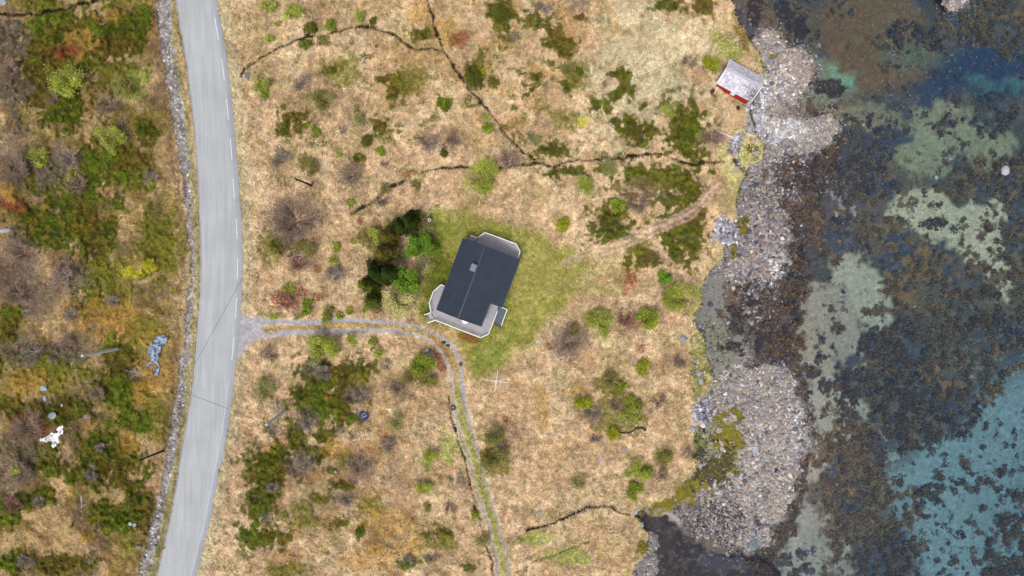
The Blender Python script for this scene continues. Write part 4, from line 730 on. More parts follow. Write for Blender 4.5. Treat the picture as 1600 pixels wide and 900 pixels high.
# ------------------------------------------------------------------ poles and wires
def pole(bu, bv, tu, tv, h, colr, label, arm=True, r0=.17, r1=.12):
    g = float(at(bu, bv)); b0 = PX(bu, bv, g); t0 = PX(tu, tv, g+h)
    e = empty('utility_pole', b0, label=label, cat='utility pole', group='wooden poles carrying the overhead wires')
    d = t0-b0; MB().cyl((0, 0, -.4), tuple(d), r0, r1, 12, colr).build('pole_shaft', m_wood, e, usecol=True)
    if arm:
        ang = 2.0; cx_, cy_ = math.cos(ang)*.32, math.sin(ang)*.32; q_ = d-np.array([0, 0, .35])
        MB().bar(q_-np.array([cx_, cy_, 0]), q_+np.array([cx_, cy_, 0]), .07, .08, colr).build('crossarm', m_wood, e, usecol=True)
        MB().cyl(q_+np.array([cx_, cy_, .03]), q_+np.array([cx_, cy_, .18]), .04, .03, 8).build('insulator', m_metal, e)
    return t0-np.array([0, 0, .2])
pa = pole(487, 290, 461, 279, 8.1, S(66, 50, 48), 'dark brown wooden pole north of the driveway beside the olive bush')
pd = pole(256.5, 704, 217, 719.5, 7.3, S(66, 50, 50), 'dark wooden pole at the ditch on the west side of the road')
pb = pole(184.5, 545, 128, 556, 9.0, S(226, 228, 216), 'weathered grey pole west of the road near the pale rock outcrop', r0=.24, r1=.17)
pc = pole(446, 641, 416, 663.5, 9.3, S(220, 222, 224), 'weathered grey pole east of the road south of the driveway', r0=.22, r1=.16)
def wire(a, b, sag, label):
    t = np.linspace(0, 1, 25); P = a[None]*(1-t[:, None])+b[None]*t[:, None]; P[:, 2] -= 4*sag*t*(1-t); mb = MB().tube([tuple(p) for p in P], .022, 5)
    tag(mb.build('overhead_wire', mat('wire_black', (.03, .03, .035), rough=.6)), label, 'wire', 'overhead wires between the poles')
wire(pa, pd, .7, 'thin black wire crossing the road diagonally between the two dark poles')
wire(pb, pc, .7, 'thin black wire crossing the road between the two grey poles')
# ------------------------------------------------------------------ loose rocks
def rock(u, v, rx, ry, rot, c, label, h=.5, name='boulder', cat='boulder', flat=.0, seed=0, lift=.0, base=None):
    r = np.random.default_rng(int(u*7+v*13)+seed); g = float(at(u, v)) if base is None else base; rx, ry = rx*.1, ry*.1
    import bmesh
    bm = bmesh.new(); bmesh.ops.create_icosphere(bm, subdivisions=3, radius=1); n0 = r.normal(0, 1, (7, 3)); 
    cuts = [(q/np.linalg.norm(q), r.uniform(.62, .92)) for q in n0]
    for vt in bm.verts:
        p = np.array(vt.co)
        for n_, d_ in cuts:
            k = p@n_
            if k > d_: p = p-n_*(k-d_)*.92
        p = p*(1+.04*math.sin(p[0]*7+seed)*math.cos(p[1]*6)); vt.co = (p[0]*rx, p[1]*ry, p[2]*max(rx, ry)*h)
    me = bpy.data.meshes.new(name); bm.to_mesh(me); bm.free(); o = bpy.data.objects.new(name, me); sc.collection.objects.link(o)
    hh = max(rx, ry)*h; P = PX(u, v, g+hh*.3); o.location = (P[0], P[1], g+hh*.3+lift); o.rotation_euler = (0, 0, R(rot))
    me.materials.append(m_stone); a = me.attributes.new('Col', 'FLOAT_COLOR', 'FACE'); nf = len(me.polygons); cc = np.ones((nf, 4)); cc[:, :3] = np.array(c)*np.exp(r.normal(0, .05, (nf, 1))); a.data.foreach_set('color', cc.astype(np.float32).ravel())
    return tag(o, label, cat)
bl_, pl_, gr_, dk_, wh_, pk_ = S(156, 168, 184), S(206, 208, 218), S(164, 164, 172), S(84, 90, 106), S(236, 234, 238), S(196, 172, 164)
ROCKS = [(1160.5, 289, 9.5, 6.5, -10, bl_, 'big smooth blue-grey boulder at the grass bank by the stream mouth'), (1181.5, 289, 5, 4, 0, dk_, 'dark boulder just east of the big smooth blue-grey one'),
 (1110, 475.5, 5, 4.4, 20, S(78, 92, 112), 'dark slate-blue boulder alone on the grey sand flat'), (1067, 530.5, 5, 6, 30, bl_, 'pale blue stone in straw grass above the muddy flat'),
 (1082, 671, 5, 5, 0, S(170, 186, 202), 'pale grey stone at the grass edge below the white rock ledge'), (1097.5, 665, 4.6, 4, 0, wh_, 'white stone on the green mat below the rock ledge'), (1123, 672, 5.5, 5, 40, pk_, 'pinkish pale boulder between green mat and yellow algae'),
 (1148.5, 654.5, 3.4, 4, 0, pk_, 'small pinkish stone on the north end of the yellow algae'), (1180, 702, 6.5, 6, 20, S(192, 196, 210), 'angular pale blue boulder in the middle of the large shingle spit'), (1156, 747, 4.5, 4, 0, pl_, 'pale boulder at the south-east tip of the algae'),
 (1177.5, 851, 10, 9, 30, S(128, 142, 150), 'large grey-green boulder at the south end of the large shingle spit'), (1136, 866, 3, 5.6, 30, S(176, 170, 168), 'long pale stone in the dark pool south of the spit'), (992.5, 799.5, 5, 5, 0, S(176, 196, 212), 'pale blue stone where the creek meets the dark pool'),
 (987.5, 897, 6, 5, 10, S(164, 182, 208), 'light blue boulder on the grey gravel of the inlet'), (1003, 820.5, 3.5, 4, 0, gr_, 'grey stone on the gravel beside the black pool'), (1253, 735, 4, 3.8, 0, pl_, 'round white stone in the weed off the spit'), (1259.5, 670.5, 3, 3, 0, pl_, 'round pale stone at the seaward edge of the spit'),
 (1212, 735, 4, 4.6, 0, S(66, 64, 78), 'dark round stone among the pale shingle of the spit'), (1115.5, 378.5, 3, 5, 0, bl_, 'small blue stone in the grass beside the white rock outcrop'), (1221, 397, 5, 4, 10, S(196, 196, 188), 'pale flat boulder at the seaward edge of the middle beach'), (1233, 410, 5, 5.5, 30, S(190, 184, 186), 'pale boulder furthest out from the middle beach in the weed'),
 (1217, 431.5, 7, 4, -35, S(160, 146, 152), 'long lilac-grey boulder at the south end of the middle beach'), (1170, 362, 5, 4.5, 0, S(92, 96, 118), 'dark grey boulder east of the yellow algae patch'), (1181.5, 378.5, 4, 3, 0, S(86, 92, 108), 'dark oval boulder in the centre of the middle beach'), (1190.5, 391, 4, 3.5, 30, S(98, 98, 116), 'dark boulder just south of the dark oval one'),
 (1208, 402, 3.4, 2, 0, S(50, 48, 56), 'small black stone on the outer middle beach'), (1180, 354, 4, 4, 0, S(92, 88, 104), 'purplish dark boulder on the upper middle beach'), (1568, 267, 1, 1, 0, wh_, None),
 (1307, 757, 4.5, 3.6, -40, S(128, 144, 158), 'blue-grey stone standing in brown kelp south of the spit'), (1308, 791, 3.5, 3, 0, S(96, 102, 112), 'small grey stone awash in the kelp south of the blue-grey one'), (1428, 479, 3.4, 2.6, 20, pl_, 'white stone in the middle of the offshore kelp'), (1485, 248, 3, 2.4, 0, pl_, 'small white stone on the pale offshore sandbank'), (1463, 277, 2.4, 3, 0, wh_, 'tiny white stone in dark weed south of the sandbank'),
 (1306, 334, 6, 3.6, -70, S(188, 168, 164), 'pinkish boulder at the tip of the small gravel spur'), (1487, 86, 2.4, 2, 0, S(150, 150, 110), 'small mossy stone in the deep blue channel'), (1252, 352.5, 2.6, 2.2, 0, pl_, 'small pale stone in the weed belt off the middle beach'),
 (68, 607, 5.5, 4.8, 10, S(170, 192, 200), 'square pale blue stone on the moss west of the road, above the snow patch'), (70.5, 622, 2.6, 6, 10, S(190, 200, 200), 'narrow pale stone just south of the square one'), (81.5, 649, 6.4, 5.6, 0, S(164, 182, 188), 'grey boulder on bare peat north of the snow patch'), (134, 651, 3.4, 4, 20, S(158, 162, 182), 'small grey stone in straw grass east of the peat boulder'),
 (96.5, 633, 1.8, 2.2, 0, pl_, 'tiny white stone between square stone and peat boulder'), (203, 818.5, 3.4, 2.8, 0, pl_, 'white stone of a pair in the moss west of the road bend'), (210, 820, 3.8, 2.8, 20, S(176, 192, 196), 'pale blue stone of a pair in the moss west of the road bend'), (216.5, 855.5, 5.5, 3.6, 0, S(158, 140, 158), 'purplish boulder beside the ditch near the south-west corner'),
 (4, 4, 7, 5, 0, S(170, 174, 186), 'pale rock beside the stream in the north-west corner'), (8, 360, 10, 4, 5, S(176, 188, 200), 'long pale rock at the western edge on rusty moss'), (386, 118, 5, 5, 0, S(130, 130, 150), 'dark grey stone where the stream comes out beside the road'), (432, 634, 2.6, 6, 15, S(158, 178, 200), 'curved blue-grey stone beside the grey pole'), (417, 662+5, 1.5, 1.5, 0, wh_, 'tiny white stone under the grey pole top'),
 (843.5, 800, 4.6, 4.2, 0, S(156, 168, 184), 'blue-grey stone in straw grass north of the creek'), (938.5, 715, 4.4, 5, 0, S(190, 184, 204), 'lilac-white stone with a dark base in the dry meadow'), (974.5, 701, 5, 4, 0, S(172, 150, 180), 'purple-white stone in the dry meadow, north-east of its neighbour'), (871, 615, 2.6, 2.4, 0, S(160, 156, 176), 'small lilac stone in the meadow below the lawn'), (840.5, 532, 3.4, 4.6, -50, S(206, 206, 214), 'white stone at the lawn edge east of the cabin'),
 (934, 465, 2.8, 2.6, 0, S(176, 170, 186), 'small lilac stone beside the grass path'), (886, 893+5, 4, 3, 0, pl_, None), (524, 738, 2.4, 3, 0, S(190, 204, 212), 'small pale blue stone on a moss cushion south of the driveway'), (641, 680.5, 1.6, 2.4, -30, wh_, 'tiny white stone near the lichen-covered bush'), (366, 744, 2.4, 3, -20, wh_, 'small white stone in the grass east of the road'), (1075, 534, 2.2, 2.2, 0, wh_, None),
 (1095, 595, 4, 6, 0, S(186, 190, 196), 'pale rock poking from the green bank above the algae'), (1090, 565, 3.4, 4.4, 0, S(190, 188, 196), 'grey rock poking from the green bank beside the mud'), (693, 535.5, 4, 3, 20, S(64, 60, 66), 'dark stone where the two wheel ruts part'), (700, 540, 3.6, 2.6, -20, S(80, 74, 80), 'dark stone just east of the rut fork'), (720, 569, 2.4, 4.4, 0, S(86, 84, 92), 'dark stone at the outer edge of the track bend'),
 (1218, 20, 3, 3, 0, pl_, None), (1152.5, 168.5, 4, 4, 0, S(80, 58, 56), 'dark brown rock just south of the boathouse'), (1197, 90, 3.4, 5, 0, S(160, 172, 196), 'blue-grey rock at the bank north of the boathouse'), (1205, 98, 5, 4, 0, S(150, 166, 196), 'blue-grey rock in shingle north-east of the boathouse')]
for t in ROCKS:
    if t[6]: rock(*t)
rock(1568, 267, 6.4, 8, 0, S(200, 198, 212), 'isolated pointed white rock rising from the sea off the sandbank', h=.7, name='sea_rock', cat='rock', lift=.35, base=-.3)
# pale rock outcrop west of the road: several slabs in one mass
def outcrop(pts, z0, h, c, name, label, cat='rock outcrop', seed=3):
    r = np.random.default_rng(seed); P = np.array(pts, float); cen = P.mean(0); g = min(float(at(a, b)) for a, b in pts)
    a0, b0 = P.min(0)-1, P.max(0)+1; st = .9; xs = np.arange(a0[0], b0[0], st); ys = np.arange(a0[1], b0[1], st); X, Y = np.meshgrid(xs, ys)
    ins = np.zeros(X.shape, bool)
    Xw = X+(zi(n5, X*1, Y*1)-.5)*3; Yw = Y+(zi(n6, X, Y)-.5)*3
    for i in range(len(P)):
        (xa, ya), (xb, yb) = P[i], P[(i+1) % len(P)]
        if ya != yb: ins ^= ((ya > Yw) != (yb > Yw)) & (Xw < (xb-xa)*(Yw-ya)/(yb-ya)+xa)
    ridge = np.sin((X*.5+Y*.9)*.8+zi(nA, X, Y)*9)*.2+(zi(n4g, X, Y)-.4)*1.3
    zz = at(X, Y)+np.where(ins, h*(.45+ridge) if h > .2 else .06+.3*np.clip(at(X, Y).mean()-at(X, Y), -.2, .2), -.25)
    V = PX(X, Y, zz).reshape(-1, 3); q = np.arange(X.size).reshape(X.shape); F = np.stack([q[1:, :-1], q[1:, 1:], q[:-1, 1:], q[:-1, :-1]], -1).reshape(-1, 4)
    fi = ins[:-1, :-1] | ins[1:, 1:] | ins[1:, :-1] | ins[:-1, 1:]; F = F[fi.ravel()]; ids, inv = np.unique(F.ravel(), return_inverse=True)
    cc = np.array(c)[None]*((.3+1.2*zi(n4g, X, Y)) if h > .2 else 1+0*X).ravel()[ids][:, None]
    return tag(mk(name, V[ids], inv.reshape(-1, 4), m_stone if name != 'snow_patch' else mat('old_snow', S(244, 244, 255, .85), rough=.7), vcol=cc), label, cat)
outcrop([(249, 522), (262, 526), (264, 531), (258, 536), (252, 543), (249, 556), (246, 566), (251, 568), (252, 575), (247, 588), (241, 588), (240, 578), (246, 573), (240, 568), (226, 575), (225, 572), (233, 568), (235, 560), (231, 550), (234, 538), (240, 530)], 0, .6, S(168, 184, 210), 'rock_outcrop', 'jagged blue-grey rock outcrop beside the roadside ditch')
outcrop([(194, 574), (200, 579), (210, 580), (217, 578), (214, 583), (205, 583), (198, 580)], 0, .4, S(150, 158, 180), 'rock_outcrop', 'small low strip of grey rock west of the jagged outcrop', seed=4)
outcrop([(58, 684), (66, 683), (74, 680), (80, 677), (84, 678), (88, 676), (91, 668), (97, 665.5), (100, 668), (97, 676), (93, 682), (94, 688), (91, 694), (84, 700), (80.5, 699), (82, 693), (78, 689), (73, 692), (66, 689), (62, 688)], 0, .12, S(250, 250, 255, .9), 'snow_patch', 'small bright white patch of old snow in the heath west of the road', 'snow patch')
# ------------------------------------------------------------------ odds and ends
def gz_(u, v): return float(at(u, v))
p = PX(775.5, 595.5, gz_(775, 595)+1.6); dx = empty('clothes_dryer', (p[0], p[1], gz_(775, 595)), R(-8), label='white cross-shaped clothes drying frame in the dry grass south-east of the cabin', cat='clothes dryer')
MB().cyl((0, 0, 0), (0, 0, 1.75), .03, .03, 8).build('post', m_white, dx)
for a, l in ((0, 1.75), (90, 1.75), (180, 1.75), (270, 1.6)):
    MB().bar((0, 0, 1.62), (l*math.cos(R(a)), l*math.sin(R(a)), 1.75), .06, .04).build('arm', m_white, dx)
mb = MB()
for f in (.5, .75, .97):
    for k in range(4): a, b = R(90*k), R(90*k+90); mb.bar((1.65*f*math.cos(a), 1.65*f*math.sin(a), 1.7), (1.65*f*math.cos(b), 1.65*f*math.sin(b), 1.7), .006, .006)
mb.build('line', m_white, dx)
p = PX(671, 343.5, gz_(671, 343)+.8); bq = empty('barbecue', (p[0], p[1], gz_(671, 343)), R(10), label='black round barbecue with pale ring standing at the north edge of the lawn', cat='barbecue')
mblk = mat('black_enamel', (.02, .018, .02), rough=.5)
MB().cyl((0, 0, .55), (0, 0, .85), .24, .32, 16).cyl((0, 0, .85), (0, 0, .9), .32, .3, 16).build('bowl', mblk, bq)
mb = MB(); n = 16
for i in range(n): a, b = 6.2832*i/n, 6.2832*(i+1)/n; mb.bar((.2*math.cos(a), .2*math.sin(a)-.05, .93), (.2*math.cos(b), .2*math.sin(b)-.05, .93), .09, .03)
mb.build('ring', m_white, bq); MB().box((0, .42, .82), (.42, .3, .05)).build('side_shelf', mblk, bq)
for a in (.5, 2.6, 4.7): MB().cyl((.2*math.cos(a), .2*math.sin(a), .6), (.34*math.cos(a), .34*math.sin(a), 0), .02, .02, 6).build('leg', mblk, bq)
# tyre at the ditch edge
g = gz_(708, 637); p = PX(708, 637, g+.15); tn = 28; mb = MB(); prof = [(.20, -.09), (.24, -.11), (.36, -.11), (.41, -.07), (.41, .07), (.36, .11), (.24, .11), (.20, .09)]; V = []; F = []
for i in range(tn):
    a = 6.2832*i/tn
    for r0, h in prof: V.append((r0*math.cos(a), r0*math.sin(a), h))
m_ = len(prof)
for i in range(tn):
    for j in range(m_): F.append((i*m_+j, ((i+1) % tn)*m_+j, ((i+1) % tn)*m_+(j+1) % m_, i*m_+(j+1) % m_))
tag(mk('tyre', V, F, mat('rubber', (.015, .013, .02), rough=.8), loc=(p[0], p[1], g+.14)), 'old black tyre lying flat beside the grassy track', 'tyre')
# blue tarpaulin with cords
g = gz_(568, 650); p = PX(568.5, 650, g+.2); nn_ = 36; rr = np.random.default_rng(3); V = [(0, 0, .34)]; F = []
for j, f in enumerate((.3, .55, .8, 1.0)):
    for i in range(nn_):
        a = 6.2832*i/nn_; rad = .82*f*(1+.12*math.sin(3*a+1)+.06*math.sin(7*a)+rr.normal(0, .03)*f); V.append((rad*math.cos(a), rad*math.sin(a), .34*(1-f**2)+rr.normal(0, .045)*(f < 1)+.03*(f < 1)-.04*(f == 1)))
for i in range(nn_): F.append((0, 1+i, 1+(i+1) % nn_))
for j in range(3):
    for i in range(nn_): a = 1+j*nn_+i; b = 1+j*nn_+(i+1) % nn_; F.append((a, a+nn_, b+nn_, b))
tp = mk('tarpaulin', V, F, mat('blue_tarp', S(66, 66, 122), rough=.7, noise=[(7, .6, 1.4)]), loc=(p[0], p[1], g+.05)); tag(tp, 'crumpled dark blue tarpaulin lying in dry grass south of the driveway', 'tarpaulin')
for pts in ([(-.28, .1, .36), (-.1, .3, .33), (.12, .42, .27), (.28, .52, .2)], [(-.3, -.2, .31), (0, -.12, .38), (.3, .02, .33), (.45, .22, .25)]): MB().tube(pts, .028, 6).build('cord', m_white, tp)
# rubbish heap
for (u, v, rx, ry, c, lb, nm, ct) in ((667.5, 547.5, 3.6, 2.4, wh_, 'crumpled white plastic bag above the bright bush by the driveway bend', 'plastic_bag', 'plastic bag'), (670, 551.5, 4, 2, S(150, 176, 186), 'pale blue plastic sheet just below the white bag', 'plastic_sheet', 'plastic sheet'), (672, 546, 2.4, 2.2, S(50, 50, 80), 'dark blue bag beside the white plastic bag', 'plastic_bag', 'plastic bag')):
    rock(u, v, rx, ry, 20, c, lb, h=.6, name=nm, cat=ct, seed=5)
# logs and sticks
def log(pts, r0, r1, c, name, label, cat, lift=.08, z=None):
    P = [PX(u, v, gz_(u, v)+lift+(k if z is None else z[i])) for i, (u, v, *k) in enumerate([(q[0], q[1]) for q in pts]) for k in [0]]
    rad = np.linspace(r0, r1, len(P)); o = P[0].copy(); mb = MB().tube([tuple(p-o) for p in P], list(rad), 8, c)
    return tag(mb.build(name, m_wood, usecol=True, loc=o), label, cat)
log([(1118.7, 202.7), (1128, 207.5), (1137, 211), (1145, 214.5)], .10, .20, S(232, 222, 228), 'driftwood_log', 'bleached white driftwood log on the bank south of the boathouse', 'driftwood', .2)
log([(127, 775), (127.6, 788), (127.2, 800)], .09, .12, S(206, 210, 206), 'bare_log', 'short bleached upright-lying log in the straw west of the road', 'log')
log([(958, 674), (972, 676.5), (984, 676), (994, 669.5), (1003, 668.5), (1009, 672)], .13, .20, S(74, 58, 52), 'fallen_branch', 'dark curved fallen branch below the yellow-green bushes in the meadow', 'branch', .15)
log([(897, 793), (899, 799), (901, 806)], .06, .09, S(200, 190, 190), 'fallen_branch', 'short bleached branch beside the creek', 'branch', .15)
log([(897, 743), (900, 749), (901, 753)], .06, .08, S(206, 196, 192), 'fallen_branch', 'short pale branch in the meadow north of the creek', 'branch', .12)
log([(888, 891), (891, 896), (893, 902)], .09, .14, S(200, 186, 190), 'fallen_branch', 'pinkish bleached branch at the south edge of the meadow', 'branch', .12)
log([(448, 881), (451, 878)], .06, .05, S(226, 220, 210), 'fallen_branch', 'tiny white stick in brown heath near the south edge', 'branch', .1)
log([(454, 404), (461, 399), (470, 398), (475, 402)], .06, .09, S(190, 176, 180), 'fallen_branch', 'curved silvery branch below the large bare tree', 'branch', .9)
log([(400, 425), (404, 429), (402, 436), (400, 440)], .05, .08, S(60, 58, 62), 'fallen_branch', 'dark hooked branch near the road above the driveway', 'branch', .15)
log([(974, 821), (982, 829), (988, 836)], .08, .05, S(180, 170, 168), 'driftwood_log', 'thin grey driftwood stick lying on the bank of the black pool', 'driftwood', .2)
# rusty barrel by the boathouse and green float
g = gz_(1113, 143); p = PX(1113, 143, g+.5); br = tag(MB().cyl((0, 0, 0), (0, 0, .85), .30, .30, 18, S(92, 50, 52)).cyl((0, 0, .3), (0, 0, .34), .315, .315, 18, S(110, 60, 56)).cyl((0, 0, .58), (0, 0, .62), .315, .315, 18, S(110, 60, 56)).build('barrel', m_wood, usecol=True, loc=(p[0], p[1], g)), 'rusty barrel standing at the corner of the boathouse', 'barrel')
rock(978, 895, 2.8, 3, 0, S(206, 222, 60), 'lime yellow fishing float washed up beside the light blue boulder', h=.9, name='fishing_float', cat='float', seed=2)
rock(1115, 139.5, 2.4, 2.2, 0, S(150, 152, 150), 'grey bucket-sized stone beside the rusty barrel', h=.7)
# ------------------------------------------------------------------ trees and bushes
K = .60
m_bark = mat('bark', attr=True, rough=.9, spec=.1)
m_leaf = mat('leaves', attr=True, rough=.8, spec=.12, transl=.25)
m_needle = mat('needles', attr=True, rough=.85, spec=.1, transl=.08)
def tubes(A, B, ra, rb, n=3):
    A, B = np.asarray(A), np.asarray(B); d = B-A; L_ = np.linalg.norm(d, axis=1, keepdims=True)+1e-6; d = d/L_
    t = np.where(np.abs(d[:, 2:]) > .9, np.array([[1., 0, 0]]), np.array([[0, 0, 1.]])); x = np.cross(d, t); x /= np.linalg.norm(x, axis=1, keepdims=True); y = np.cross(d, x); V = []
    for P, r in ((A, ra), (B, rb)):
        for i in range(n): a = 2*np.pi*i/n; V.append(P+(x*math.cos(a)+y*math.sin(a))*np.asarray(r)[:, None])
    V = np.stack(V, 1).reshape(-1, 3); m = len(A); b = 2*n*np.arange(m)[:, None]; F = [np.concatenate([b+i, b+(i+1) % n, b+n+(i+1) % n, b+n+i], 1) for i in range(n)]
    return V, np.stack(F, 1).reshape(-1, 4)
KIND = {  # leaf colours a,b ; bark ; leaf density ; twig density ; height factor ; leaf size
 'leafy': (S(176, 184, 72), S(142, 152, 56), S(118, 106, 92), 170, 26, 1.0, .10), 'pale': (S(162, 164, 92), S(136, 134, 74), S(128, 116, 104), 90, 34, .95, .09),
 'bright': (S(158, 172, 56)*.82, S(128, 146, 42)*.82, S(110, 102, 76), 200, 12, 1.0, .12), 'yellow': (S(176, 180, 40)*.85, S(146, 154, 30)*.85, S(118, 106, 76), 200, 12, .9, .12),
 'vivid': (S(136, 172, 56)*.78, S(104, 142, 38)*.78, S(96, 84, 70), 300, 10, 1.2, .14), 'juniper': (S(106, 110, 38), S(80, 88, 26), S(84, 72, 60), 240, 4, .8, .11),
 'olive': (S(142, 138, 66), S(116, 110, 54), S(118, 104, 88), 110, 30, .9, .10), 'bare': (S(128, 112, 96), S(110, 98, 80), S(126, 106, 94), 10, 62, .8, .08),
 'grey': (S(120, 122, 104), S(110, 104, 92), S(124, 112, 104), 14, 60, .7, .08), 'red': (S(136, 92, 72), S(116, 80, 64), S(118, 84, 78), 14, 60, .6, .08),
 'blossom': (S(214, 206, 136), S(190, 178, 116), S(150, 134, 120), 330, 24, 1.1, .10), 'spruce': (S(52, 66, 16), S(30, 44, 10), S(60, 50, 44), 520, 0, 2.6, .13),
 'larch': (S(110, 100, 44), S(84, 84, 36), S(80, 66, 54), 380, 0, 2.2, .12), 'sprucel': (S(96, 104, 34), S(50, 66, 18), S(60, 50, 44), 480, 0, 2.4, .13)}
def plant(u, v, rp, kind, name, label, cat, grp=None, hf=1.0, seed=0):
    ca, cb, cbk, ld_, td, hfac, ls = KIND[kind]; r = np.random.default_rng(int(u*31+v*17)+seed); g = float(at(u, v)); rad = rp*.1
    h = max(.5, rad*hfac*1.25*hf)*(.9 if rad > 2.4 and kind not in ('spruce', 'larch', 'sprucel') else 1)
    if kind in ('spruce', 'larch', 'sprucel'): h = min(h*1.0+1.5, 8)
    P = PX(u, v, g+h*.55); o = empty(name, (P[0], P[1], g), label=label, cat=cat, group=grp)
    con = kind in ('spruce', 'larch', 'sprucel'); ph_ = r.uniform(0, 6.28, 4)
    lob = lambda a: 1+.16*np.sin(2*a+ph_[0])+.13*np.sin(3*a+ph_[1])+.09*np.sin(5*a+ph_[2])+.06*np.sin(9*a+ph_[3])
    if con:
        nb = int(60+rad*40); t = r.random(nb)**.8; a = r.uniform(0, 6.28, nb); zb = h*(.06+.9*t); Lb = rad*(1-t*.93)*lob(a)*r.uniform(.8, 1.08, nb)
        A = np.stack([0*a, 0*a, zb], 1); B = np.stack([np.cos(a)*Lb, np.sin(a)*Lb, zb-Lb*.18+.1], 1)
        V1, F1 = tubes([(0, 0, -.2), (0, 0, h*.5)], [(0, 0, h*.5), (0, 0, h*.97)], [.05*rad+.06, .03*rad+.03], [.03*rad+.03, .01], 7)
        V2, F2 = tubes(A, B, np.full(nb, .03), np.full(nb, .008), 3); V = np.concatenate([V1, V2]); F = np.concatenate([F1, F2+len(V1)])
        mk('trunk', V, F, m_bark, o, fcol=cbk*np.exp(r.normal(0, .15, (len(F), 1))))
        per = int(ld_*rad*rad*3.0/nb)+22; s = r.random((nb, per))**.6; c0 = A[:, None]*(1-s[..., None])+B[:, None]*s[..., None]
        sp = .10+.16*Lb[:, None]*(1-s*.7); sd = np.stack([-np.sin(a), np.cos(a), 0*a], 1)[:, None]*(r.normal(0, 1, (nb, per))*sp)[..., None]
        c0 = c0+sd; c0[..., 2] += r.normal(0, .05, (nb, per))-np.abs(r.normal(0, 1, (nb, per))*sp)*.25; c0 = c0.reshape(-1, 3); out = np.repeat(np.stack([np.cos(a), np.sin(a), 0*a-.1], 1), per, 0); tip = s.ravel()
        branchc = np.repeat(np.exp(r.normal(0, .28, nb)), per)
    else:
        nl = int(5+rad*2.6*(1.5 if td > 50 else 1)); a = r.uniform(0, 6.28, nl)+0; el = r.uniform(.35, 1.25, nl)
        tipr = rad*.75*np.cos(el*.8)*lob(a)*r.uniform(.7, 1.1, nl); E = np.stack([np.cos(a)*tipr, np.sin(a)*tipr, h*(.45+.5*np.sin(el))*r.uniform(.8, 1, nl)], 1)
        b0 = np.stack([np.cos(a)*.06*rad, np.sin(a)*.06*rad, 0*a-.1], 1); M = b0*.45+E*.55; M[:, 2] = E[:, 2]*.42; M[:, :2] += r.normal(0, .05*rad, (nl, 2))
        r0 = (.018*rad+.022)*(1.5 if td > 50 else 1)
        V1, F1 = tubes(np.concatenate([b0, M]), np.concatenate([M, E]), np.concatenate([np.full(nl, r0), np.full(nl, r0*.65)]), np.concatenate([np.full(nl, r0*.65), np.full(nl, r0*.3)]), 5)
        nt = int(td*rad**1.6*(1.25 if rad > 1.5 else 2))+14; li = r.integers(0, nl, nt); f = r.uniform(.25, 1, nt)[:, None]; Q = np.where(f < .55, b0[li]+(M[li]-b0[li])*(f/.55), M[li]+(E[li]-M[li])*((f-.55)/.45))
        ta = np.arctan2(Q[:, 1], Q[:, 0])+r.normal(0, .75, nt); tl = rad*r.uniform(.25, .6, nt); W = Q+np.stack([np.cos(ta)*tl, np.sin(ta)*tl, tl*r.uniform(.05, .7, nt)], 1)
        rw = np.hypot(W[:, 0], W[:, 1]); mxr = rad*lob(np.arctan2(W[:, 1], W[:, 0])); k = np.minimum(1, mxr/rw); W[:, :2] *= k[:, None]; W[:, 2] = np.minimum(W[:, 2], h*1.02)
        Mid = (Q+W)/2+r.normal(0, .05*rad, (nt, 3)); tr_ = .016 if td < 40 else .02
        V2, F2 = tubes(np.concatenate([Q, Mid]), np.concatenate([Mid, W]), np.full(2*nt, tr_), np.concatenate([np.full(nt, tr_*.8), np.full(nt, tr_*.5)]), 3)
        V = np.concatenate([V1, V2]); F = np.concatenate([F1, F2+len(V1)]); mk('trunk', V, F, m_bark, o, fcol=cbk*1.3*np.exp(r.normal(0, .3, (len(F), 1))))
        ncl = int(10+rad*rad*7); li = r.integers(0, nt, ncl); fc = r.uniform(.1, 1, ncl)[:, None]; Cn = Q[li]*(1-fc)+W[li]*fc
        per = max(4, int(ld_*rad*rad*3.14*.95/ncl)); spread = .14+.10*min(rad, 2.5)
        c0 = (Cn[:, None]+r.normal(0, 1, (ncl, per, 3))*np.array([spread, spread, spread*.6])).reshape(-1, 3)
        rw = np.hypot(c0[:, 0], c0[:, 1]); mxr = rad*lob(np.arctan2(c0[:, 1], c0[:, 0]))*r.uniform(.95, 1.35, len(c0)); k = np.minimum(1, mxr/(rw+1e-5)); c0[:, :2] *= k[:, None]; c0[:, 2] = np.clip(c0[:, 2], .08, h*1.1)
        th = r.uniform(0, 6.28, len(c0)); out = np.stack([np.cos(th), np.sin(th), r.normal(0, .3, len(c0))], 1); tip = r.random(len(c0)); branchc = np.repeat(np.exp(r.normal(0, .16, ncl)), per)
    n = len(c0); sz = ls*r.uniform(.7, 1.35, n)*(1.0 if rad < 3 else 1.15); x = out/np.linalg.norm(out, axis=1, keepdims=True)*sz[:, None]
    y = np.cross(x, np.array([0, 0, 1.])); y = y/(np.linalg.norm(y, axis=1, keepdims=True)+1e-6)*sz[:, None]*(.38 if con else .6); y[:, 2] += r.normal(0, .35, n)*sz
    V = np.stack([c0-x*.9, c0-y, c0+x, c0+y], 1).reshape(-1, 3); tt = (tip*.6+r.random(n)*.4)[:, None]; c = (cb*(1-tt)+ca*tt)*(branchc*np.exp(r.normal(0, .16, n)))[:, None]
    mk('crown', V, np.arange(4*n).reshape(-1, 4), m_needle if con else m_leaf, o, fcol=np.clip(c, .004, .8))
